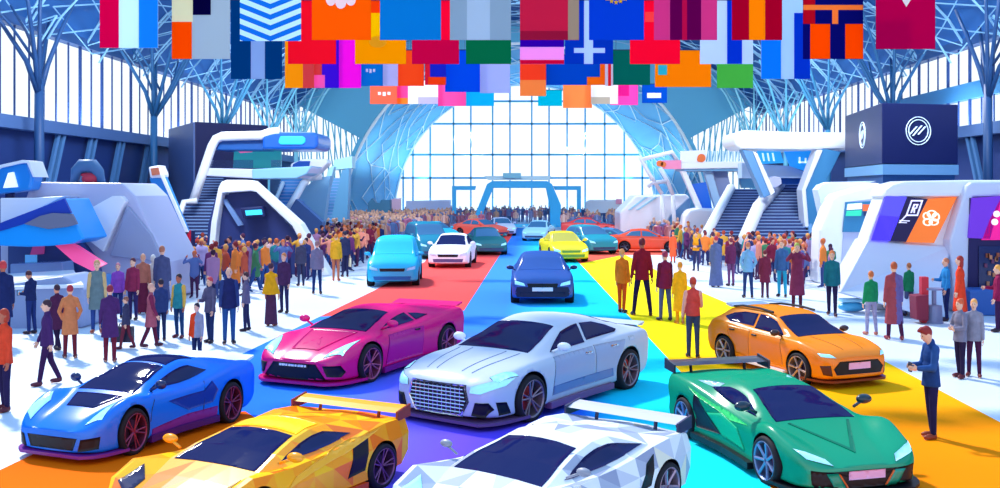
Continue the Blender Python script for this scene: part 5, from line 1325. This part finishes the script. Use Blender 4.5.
def build_people():
    p = person; PU, NV, DP = '#3a2a5e', '#1f2c5c', '#5a2440'
    # left foreground
    p('person in an orange-red hooded jacket with auburn bob, cut by the left edge', 4,411,102, 150,'#d8452c','#2a2048','#b03a22', EASY,2,'jacket','#5a1a2a','bob')
    p('person in a dark purple suit striding in front of the kiosk, far left', 47,385,86, 120,'#46285e','#3a1f4a','#3a2030', WALK,1,'jacket','#5a1f36')
    nv = p('person in dark navy standing at the left counter, holding up a tablet', 31,334,64, 75,'#1f2a58','#22336e','#4a2430', PHONE,0,'shirt')
    p('person with red hair in a tan orange coat and dark red tights, hands on hips', 70,358,73, 25,'#c9784e','#6a1f30','#a8283a', POCKET,1,'coat','#5a1a28')
    p('person carrying a dark maroon coat behind the tan orange coat', 57,350,66, 60,'#4a2346','#2a1c3c','#3a1c30', WALK2,0,'coat')
    p('person in a long grey-teal vest coat with straw coloured hood and blue jeans', 97,333,73, 200,'#667a80','#2c4486','#c89a6a', STAND,1,'coat','#a8503c','short', hood=None, vest='#c8a878')
    p('person with dark red hair in a purple hooded coat and maroon trousers', 110,362,77, 20,'#4c2a60','#6e2038','#8c1f3a', TALK,1,'coat','#6a1a30')
    kid = p('small figure in a dark grey top carrying a case beside the purple coat', 126,349,53, 90,'#3f3f5e','#6e2c3e','#8c5a4e', WALK,1,'jacket','#5a1f36')
    p('person in a pink-mauve coat with maroon sleeves, walking right past the blue supercar', 151,347,64, -70,'#a85668','#5a1f3c','#d8a08c', WALK,1,'coat','#4a1a34', vest='#7a2a4c')
    p('person in dark blue partly hidden behind the pink-mauve coat', 161,341,62, 40,'#2f3f70','#243058','#2a1c30', STAND,0,'jacket')
    p('person in a teal waistcoat with yellow sleeves and navy jeans', 179,338,64, 165,'#2f8a94','#22406e','#2a1c2e', EASY,2,'jacket','#6a2436', vest='#d8a84e')
    p('person in a dark grey jacket with a red scarf, one hand raised to the face', 210,343,66, 150,'#54506e','#22305e','#c8404c', TALK,1,'jacket', vest='#5f5a78')
    p('tall balding person in a navy waistcoat and blue jeans', 229,344,77, -160,'#242a58','#27508a','#e0a89a', STAND,1,'jacket', hairdo=None, vest='#2f3f72')
    p('person in a grey-purple jacket at the right of the navy waistcoat', 246,331,59, 100,'#6a607c','#2a2c54','#4a2a34', EASY,1,'jacket')
    p('person in a half red, half grey coat behind the blue supercar', 197,367,64, 165,'#8f90a4','#1f2c54','#1c1830', STAND,1,'jacket','#20203e', split='#d8401f')
    p('person in a yellow cape and a long dark mauve skirt', 271,326,63, -10,'#f0a51c','#54304e','#4a2434', STAND,0,'cape','#7a2a30', skirt='#54304e', sleeves=False)
    p('person in a plum suit right behind the yellow cape', 284,313,60, 165,'#4a2c52','#2c2a54','#c8784a', EASY,1,'jacket')
    p('person in a mauve grey jacket and navy trousers before the cyan minivan', 317,294,53, 10,'#75708e','#1f3468','#8f6a6e', EASY,1,'jacket')
    p('person in a mustard yellow jacket and orange trousers left of the cyan minivan', 336,281,47, 0,'#e0a028','#b86a50','#c87a3a', STAND,1,'jacket','#c04a2a')
    bg = p('person in black holding a cream tote bag beside the cyan minivan', 345,277,46, 20,'#2f3356','#2c2c50','#2a2038', STAND,0,'jacket')
    p('person in dark grey wearing a white cap near the yellow cape', 301,286,47, 30,'#44445e','#353a5c','#e8e4ec', STAND,1,'jacket')
    p('person in dark blue with red hair at the counter end, cut by the left edge', 3,345,84, 30,'#1f2a5c','#1c2350','#c8383c', STAND,2,'coat')
    p('person in a bright purple jacket near the pink awning screen', 118,318,55, 190,'#8a4ab0','#2a3570','#c87a8c', STAND,1,'jacket')
    p('person in a wine red top standing under the white kiosk shell', 133,320,62, 170,'#8c2c4e','#33285a','#5a2438', STAND,1,'jacket')
    p('person in a brown top with dark red skirt at the kiosk corner', 143,314,60, 20,'#b06a5a','#6a2440','#e0a080', STAND,1,'shirt', skirt='#6a2440')
    p('person in a cream hooded top right of the brown top', 153,312,57, 30,'#d8d4d0','#8a86a4','#d8b090', STAND,1,'jacket', hood=True)
    p('tall person in a long slate coat at the corner of the left kiosk', 162,314,68, 10,'#4a5078','#3f4468','#b06a54', STAND,1,'long')
    # right foreground
    p('person in an orange jumpsuit with black boots on the yellow carpet', 622,313,64, -30,'#f07a22','#e8521c','#f0a05a', SLIM,1,'jacket','#241c38')
    p('man in a maroon jumper standing legs apart on the yellow carpet, seen from behind', 642,316,78, 5,'#8c1a2e','#241a44','#6a1624', APART,2,'jacket')
    p('person in a plum jacket and slate blue trousers right of the maroon jumper', 665,321,70, 20,'#7a1f46','#4a5488','#9c2a4c', EASY,1,'jacket','#2a2040', vest='#5f1a3c')
    p('person in a long golden yellow coat behind the coral waistcoat', 680,324,62, 10,'#f0a81e','#e09420','#e08c28', SLIM,1,'long','#c87a1c')
    p('man in a coral waistcoat with pale sleeves and dark slate trousers, on the yellow carpet', 693,358,81, -5,'#d84a44','#3c4668','#c8402c', TALK,0,'shirt','#2a2438', vest='#f2a896')
    p('person in a coral red coat by the orange-red car', 673,263,31, 0,'#f0603c','#d84a34','#e8785a', STAND,1,'long')
    p('person in an orange waistcoat with arms half raised, right crowd front', 696,271,39, 160,'#f09a24','#2f3560','#8c4a2c', FOLD,1,'shirt', vest='#3a3a5e')
    p('person in a long blue-grey gown and red headscarf, right crowd front', 716,287,51, 10,'#5f6a98','#4f5a88','#c8384c', SLIM,1,'gown', hood=None)
    p('person in plum with dark mauve leggings between the gown and the pale blue jacket', 731,286,48, 20,'#6a2c54','#7a4a78','#8a3044', STAND,1,'jacket')
    p('person in a pale blue jacket and navy trousers with elbows out', 748,298,56, 0,'#7aaed8','#2c3f72','#c8785c', POCKET,1,'jacket')
    p('person in a maroon coat right of the pale blue jacket', 765,298,48, -15,'#7a2a44','#5a2c4c','#7a2430', STAND,1,'coat')
    p('person in a slate top and turquoise trousers among the right crowd front', 782,297,57, 150,'#3f6496','#2fa0c0','#c86a4a', EASY,1,'jacket')
    p('person in a long maroon coat raising both hands to the head to take a photo', 797,309,66, 175,'#7c2f50','#5a2038','#a8b04a', PHOTO,1,'long','#8c2436')
    p('person in a teal blazer and dark trousers walking toward the orange crossover', 832,316,66, 160,'#1f6a78','#2a2146','#e87a3c', WALK,1,'jacket','#4a1f34')
    p('person in a green t-shirt and lavender grey trousers', 871,335,64, 10,'#1f8a5a','#9a96b8','#c86a3c', EASY,1,'shirt','#c06a5a', sleeves=True)
    p('tall person in a long two-tone mauve and brick coat beside the green t-shirt', 894,340,78, 0,'#9a4450','#4a2040','#b0502c', dict(L=(4, 3), R=(-10, 8), spread=.06),1,'long','#8c2434', split='#6a5a90')
    p('person in a green jacket and grey trousers at the right kiosk', 909,316,53, 20,'#1f7a52','#4a5278','#a8603c', EASY,1,'jacket')
    p('person in a bright blue shirt and navy trousers by the red pillar bin', 946,321,63, 90,'#2f86c4','#1f2a5e','#c87a5c', TALK,1,'shirt')
    p('person in a long orange-red coat with hood by the shop display', 960,326,70, 60,'#e8452a','#c83a28','#a8302a', STAND,1,'long', hood=None, hairdo='long')
    p('person in a grey top and dark trousers, hands together, at the right', 960,378,79, 110,'#7c7a92','#2a1f3e','#d8603a', FOLD,1,'jacket','#6a2430', hairdo='bun')
    p('blond person in a grey t-shirt and plum trousers right of the grey top', 974,377,78, 150,'#8a889c','#4a2044','#f0a860', EASY,1,'jacket','#7a2a2a')
    p('person in a maroon jacket cut by the right edge near the shop counter', 998,332,67, 70,'#8c1f4a','#3a1f44','#e8a04a', TALK,1,'jacket')
    ns = p('man in a navy suit with red-brown quiff looking down at his phone', 931,439,114, 95,'#20407c','#1f2050','#8c2428', PHONE,1,'jacket','#8a3a24', hairdo='quiff', vest='#2a5090')
    def held(per, name, label, cat, bmf, s=1):
        t, J, S = per; M = Matrix.LocRotScale(t.location, t.rotation_euler.to_quaternion(), t.scale)
        w = M @ ((J['wr', -1] + J['wr', 1])/2 + (J['hd', 1] + J['hd', -1])*.05 if s == 0 else J['wr', s] + J['hd', s]*.09)
        b = NB(); bmf(b); o = put(name, b, [mat('prop_dark', '#20203c', .4), mat('prop_cream', '#e8d8b8', .6), glow('#7fc0f0', .4)]); o.location = w; o.rotation_euler = t.rotation_euler
        tag(o, label, cat)
    held(ns, 'mobile_phone', 'small dark phone held in both hands by the man in the navy suit', 'phone', lambda b: (box(b, (-.04, -.02, -.07), (.04, .0, .07)), box(b, (-.035, -.024, -.06), (.035, -.02, .06), 2)), 0)
    held(nv, 'tablet', 'dark tablet held up by the person in navy at the left counter', 'tablet', lambda b: (box(b, (-.09, .0, -.06), (.09, .015, .07)), box(b, (-.08, -.005, -.05), (.08, .0, .06), 2)), 0)
    def tote(b): box(b, (-.03, -.17, -.42), (.03, .17, -.06), 1); tube(b, [(0, -.12, -.06), (0, -.08, .02), (0, .08, .02), (0, .12, -.06)], .012, 6, 1)
    held(bg, 'tote_bag', 'cream tote bag held by the person in black beside the cyan minivan', 'bag', tote)
    def case(b): box(b, (-.08, -.24, -.4), (.08, .24, -.05)); tube(b, [(0, -.08, -.05), (0, -.06, .01), (0, .06, .01), (0, .08, -.05)], .014, 6)
    held(kid, 'briefcase', 'dark grey case carried by the small figure at the left', 'case', case)
    flush()
# ------------------------------------------------------------------ the crowd
def crowd_mats():
    def mk(n, rnd_stops=None, colr=False):
        m = bpy.data.materials.new(n); m.use_nodes = True; nt = m.node_tree; b = nt.nodes['Principled BSDF']; b.inputs['Roughness'].default_value = .8; b.inputs['Specular IOR Level'].default_value = .1
        oi = nt.nodes.new('ShaderNodeObjectInfo')
        if colr: nt.links.new(oi.outputs['Color'], b.inputs['Base Color'])
        else:
            r = nt.nodes.new('ShaderNodeValToRGB'); r.color_ramp.interpolation = 'CONSTANT'; e = r.color_ramp.elements
            while len(e) < len(rnd_stops): e.new(.5)
            for i, (q, c) in enumerate(zip(e, rnd_stops)): q.position = i/len(rnd_stops); q.color = (*lin(c), 1)
            nt.links.new(oi.outputs['Random'], r.inputs[0]); nt.links.new(r.outputs[0], b.inputs['Base Color'])
        return m
    return [mk('crowd_clothes', colr=True), mk('crowd_skin', ['#e8a88a', '#d98a70', '#c06a58', '#f0c0a4', '#e89a7c']), mk('crowd_hair', ['#7a2a34', '#3a2438', '#c8683c', '#d89a5a', '#54304a', '#a8483a', '#2c2440']), mk('crowd_legs', ['#2a3060', '#3f4a7c', '#4a2a4e', '#2c4a86', '#5a4a78', '#22264c'])]
CROWD_COL = [('rust', '#b8503c'), ('maroon', '#7c2440'), ('navy', '#2a3468'), ('slate blue', '#5a70a8'), ('plum', '#6a3468'), ('orange', '#e8803a'), ('mustard', '#d8a040'), ('teal', '#2f7f88'), ('mauve', '#9a7098'), ('salmon', '#e08a78'), ('dark grey', '#44465e'), ('forest green', '#3f7a58'), ('pale pink', '#d8b0b4'), ('brick red', '#c23c3c'), ('lilac', '#a89ccc'), ('charcoal purple', '#3a2c4c')]
def crowd_mesh(pose, hem, mats):
    J = joints(pose); T = J['T']; prim = []
    b = NB()
    def C(a, c, r0, r1, mi): cap(b, a, c, r0, r1, 6); prim.append((Vector(a), Vector(c), (r0 + r1)/2, mi))
    for s in (-1, 1):
        C(J['hip', s], J['knee', s], .095, .068, 3); C(J['knee', s], J['ank', s], .068, .05, 3); C(J['ank', s], J['toe', s], .05, .04, 3)
        C(J['sh', s], J['el', s], .07, .056, 0); C(J['el', s], J['wr', s], .056, .045, 0); C(J['wr', s], J['wr', s] + J['hd', s]*.11, .045, .04, 1)
    ball(b, T(0, 0, 1.27), (.185, .125, .19), 10, 6); prim.append((T(0, 0, 1.2), T(0, 0, 1.34), .15, 0))
    z1 = HEMZ[hem]; fl = .05 if hem in ('coat', 'long') else .01
    ecyl(b, z1 + J['dz'], 1.2 + J['dz'], (.175 + fl, .13 + fl), (.16, .115), 10); prim.append((T(0, 0, z1 + .08), T(0, 0, 1.2), .17, 0))
    [C(T(0, 0, 1.42), J['sh', s], .066, .062, 0) for s in (-1, 1)]
    C(J['neck'], J['hc'] - Vector((0, 0, .06)), .055, .055, 1)
    M, c = J['HM'], J['hc']
    ball(b, c, (.082, .098, .115), 10, 8, 0, M); prim.append((c + M @ Vector((0, .05, -.02)), c + M @ Vector((0, .06, -.06)), .06, 1))
    ball(b, c + M @ Vector((0, -.02, .03)), (.09, .10, .105), 10, 8, 0, M); prim.append((c + M @ Vector((0, -.03, .0)), c + M @ Vector((0, -.01, .06)), .085, 2))
    def fin(me):
        for p in me.polygons:
            best = 9
            for a, e, r, mi in prim:
                d = e - a; t = max(0, min(1, (p.center - a).dot(d) / max(1e-6, d.length_squared)))
                q = (p.center - a - d*t).length - r
                if q < best: best = q; k = mi
            p.material_index = k
    o = union('person', b, mats, None, .038, fin)
    return o
def inside(x, y, poly):
    c = False
    for (x0, y0), (x1, y1) in zip(poly, poly[1:] + poly[:1]):
        if (y0 > y) != (y1 > y) and x < (x1-x0)*(y-y0)/(y1-y0) + x0: c = not c
    return c
BLOCK = []                                     # floor rectangles nobody can stand in
def build_crowd():
    mats = crowd_mats(); rr = random.Random(21)
    poses = [(STAND, 'jacket'), (EASY, 'shirt'), (TALK, 'jacket'), (FOLD, 'jacket'), (WALK, 'coat'), (POCKET, 'shirt'), (SLIM, 'long'), (PHOTO, 'jacket'), (WAVE, 'shirt')]
    protos = [crowd_mesh(p, h, mats) for p, h in poses]
    flush()
    bpy.context.view_layer.update()
    taken = []
    for o in COL.objects:
        if o.parent is None and o.get('category') in ('person', 'car'):
            r = .45 if o['category'] == 'person' else 2.2
            taken.append((o.location.x, o.location.y, r))
    for o in COL.objects:                                  # floor taken by stands
        if o.parent is None and o.get('category') in ('stand', 'staircase', 'kiosk', 'gate', 'column', 'display wall', 'pavilion', 'rig', 'sign', 'screen', 'table', 'bin', 'display', 'frame'):
            for c in ([o] if o.type == 'MESH' else [q for q in o.children if q.type == 'MESH']):
                q = [c.matrix_world @ Vector(v) for v in c.bound_box]
                if min(v.z for v in q) < 2: BLOCK.append((min(v.x for v in q) - .4, min(v.y for v in q) - .4, max(v.x for v in q) + .4, max(v.y for v in q) + .4))
    left = [G(168, 292), G(200, 300), G(255, 296), G(300, 282), G(352, 272), G(362, 262), G(408, 240), G(455, 226), G(395, 226), G(330, 229), G(240, 236), G(165, 243)]
    right = [G(606, 227), G(650, 246), G(690, 262), G(740, 276), G(790, 287), G(832, 292), G(850, 276), G(868, 262), G(800, 240), G(690, 229), G(630, 224)]
    used = [0]*len(protos); n = 0; far = []
    for side, poly, cnt in (('left', left, 150), ('right', right, 150)):
        poly = [(p.x, p.y) for p in poly]; xs = [p[0] for p in poly]; ys = [p[1] for p in poly]
        cand = []; tries = 0
        while tries < 60000 and len(cand) < 900:
            tries += 1
            x, y = rr.uniform(min(xs), max(xs)), rr.uniform(min(ys), max(ys))
            if not inside(x, y, poly): continue
            front = y < 46
            if front and rr.random() < .25: continue
            if any((x-a)**2 + (y-b)**2 < (r + .3)**2 for a, b, r in taken): continue
            if any(x0 < x < x1 and y0 < y < y1 for x0, y0, x1, y1 in BLOCK): continue
            taken.append((x, y, .36 if y < 50 else .3)); cand.append((x, y))
        cand.sort(key=lambda q: q[1])
        for i, (x, y) in enumerate(cand):
            if i >= cnt: far.append((x, y)); continue
            cn, ch = rr.choice(CROWD_COL); k = rr.choice([0, 0, 1, 1, 2, 2, 3, 4, 4, 5, 6, 6, 7, 8])
            o = protos[k] if used[k] == 0 else protos[k].copy()
            if used[k]: COL.objects.link(o)
            used[k] += 1
            o.location = (x, y, 0); o.rotation_euler = (0, 0, rr.uniform(-PI, PI)); s = rr.uniform(.9, 1.06); o.scale = (s, s, s)
            o.color = (*lin(ch), 1)
            row = 'front' if i < cnt/3 else 'middle' if i < 2*cnt/3 else 'back'
            act = ('standing', 'standing', 'talking', 'with folded arms', 'striding', 'with elbows out', 'in a long coat', 'holding both hands up', 'waving')[k]
            lab = 'person in %s %s in the %s rows of the %s crowd' % (cn, act, row, side)
            tag(o, lab, 'person', '%s crowd, %s rows, %s %s' % (side, row, cn, act))
    for k, u in enumerate(used):
        if not u: bpy.data.objects.remove(protos[k])
    # everybody further back: nobody could count them
    for i in range(420):
        x = rr.uniform(-20, 20); y = rr.uniform(82, 122)
        if abs(x) < 3.2 and y < 96: continue
        if any((x-a)**2 + (y-b)**2 < (r + .2)**2 for a, b, r in taken): continue
        if y > YG - 1 and abs(x) > 16: continue
        if any(x0 < x < x1 and y0 < y < y1 for x0, y0, x1, y1 in BLOCK): continue
        far.append((x, y))
    b = NB(); fm = [mat('far_' + c, c, .8) for c in ('#c88a8c', '#8a5a78', '#5f78a8', '#d8a890', '#7a88b8', '#b0688a', '#4f6a98', '#e0b8b0')]
    for x, y in far:
        c = (x, y); mi = rr.randrange(8); s = rr.uniform(.9, 1.08)
        for sx in (-.08, .08): tube(b, [(x + sx, y, 0), (x + sx, y, .85*s)], [.06, .085], 5, 4 if mi != 4 else 6)
        tube(b, [(x, y, .8*s), (x, y, 1.2*s), (x, y, 1.42*s), (x, y, 1.5*s)], [.18, .17, .2, .06], 6, mi)
        for sx in (-1, 1): tube(b, [(x + sx*.2, y, 1.4*s), (x + sx*.26, y, 1.1*s), (x + sx*.22, y + .05, .85*s)], [.06, .05, .04], 4, mi)
        ball(b, (x, y, 1.62*s), (.085, .1, .12), 6, 5, 3)
    tag(put('distant_crowd', b, fm), 'distant visitors packed together at the far end of the hall', 'crowd', kind='stuff')
def world_cam():
    w = bpy.data.worlds.new('sky'); SC.world = w; w.use_nodes = True
    nt = w.node_tree; bg = nt.nodes['Background']
    tc = nt.nodes.new('ShaderNodeTexCoord'); sp = nt.nodes.new('ShaderNodeSeparateXYZ'); r = nt.nodes.new('ShaderNodeValToRGB')
    r.color_ramp.elements[0].position = .14; r.color_ramp.elements[0].color = (1, 1, 1, 1)
    r.color_ramp.elements[1].position = .7; r.color_ramp.elements[1].color = (*lin('#8cc8ff'), 1)
    nt.links.new(tc.outputs['Generated'], sp.inputs[0]); nt.links.new(sp.outputs['Z'], r.inputs[0])
    nt.links.new(r.outputs[0], bg.inputs[0]); bg.inputs[1].default_value = 1.2
    l = bpy.data.lights.new('sun', 'SUN'); l.energy = 4.0; l.angle = R(4); l.color = (1, .96, .9)
    o = bpy.data.objects.new('sun', l); COL.objects.link(o)
    d = Vector((.55, -.83, -1.0)); o.rotation_euler = d.to_track_quat('-Z', 'Y').to_euler(); o.location = (-20, 40, 40)
    # unseen pale cyan lights, added to brighten the roof and barrel vault
    def up(n, loc, sx, sy, e, tilt, col=(.62, .86, 1)):
        a = bpy.data.lights.new(n, 'AREA'); a.shape = 'RECTANGLE'; a.size = sx; a.size_y = sy; a.energy = e; a.color = col
        q = bpy.data.objects.new(n, a); COL.objects.link(q); q.location = loc; q.rotation_euler = (PI, tilt, 0)
    for sd in (-1, 1):
        for y in (49, 62, 74, 85): up('added_uplight', (sd*21.2, y, 6.9), .5, 5, 240, sd*.45, (.75, .9, 1))
        for y in (102, 116, 128): up('added_uplight', (sd*13.5, y, 5.0), .8, 10, 330, sd*.1)
    for sd in (-1, 1):                                       # unseen lights added to brighten stands and crowd, aimed down the hall
        for y, z in ((36, 12.6), (64, 14.5)):
            a = bpy.data.lights.new('added_fill', 'AREA'); a.shape = 'RECTANGLE'; a.size = 6; a.size_y = 1.2; a.energy = 1900; a.color = (.93, .97, 1)
            q = bpy.data.objects.new('added_fill', a); COL.objects.link(q); q.location = (sd*12, y, z); q.rotation_euler = Vector((-sd*-.25, 1, -.42)).to_track_quat('-Z', 'Y').to_euler()
    c = bpy.data.cameras.new('camera'); co = bpy.data.objects.new('camera', c); COL.objects.link(co)
    co.location = (0, 0, CAMH); co.rotation_euler = (R(90), 0, 0)
    c.sensor_width = 36; c.lens = 36; c.shift_x = -.025; c.shift_y = -.054; c.clip_end = 600
    SC.camera = co
    v = SC.view_settings; v.view_transform = 'Standard'; v.look = 'None'; v.gamma = 1; v.exposure = .22; v.use_curve_mapping = False
world_cam()
build_floor(); build_shell(); build_cars(); build_left_stands(); build_right_stands(); build_far_gate(); build_banners(); build_people(); build_crowd()
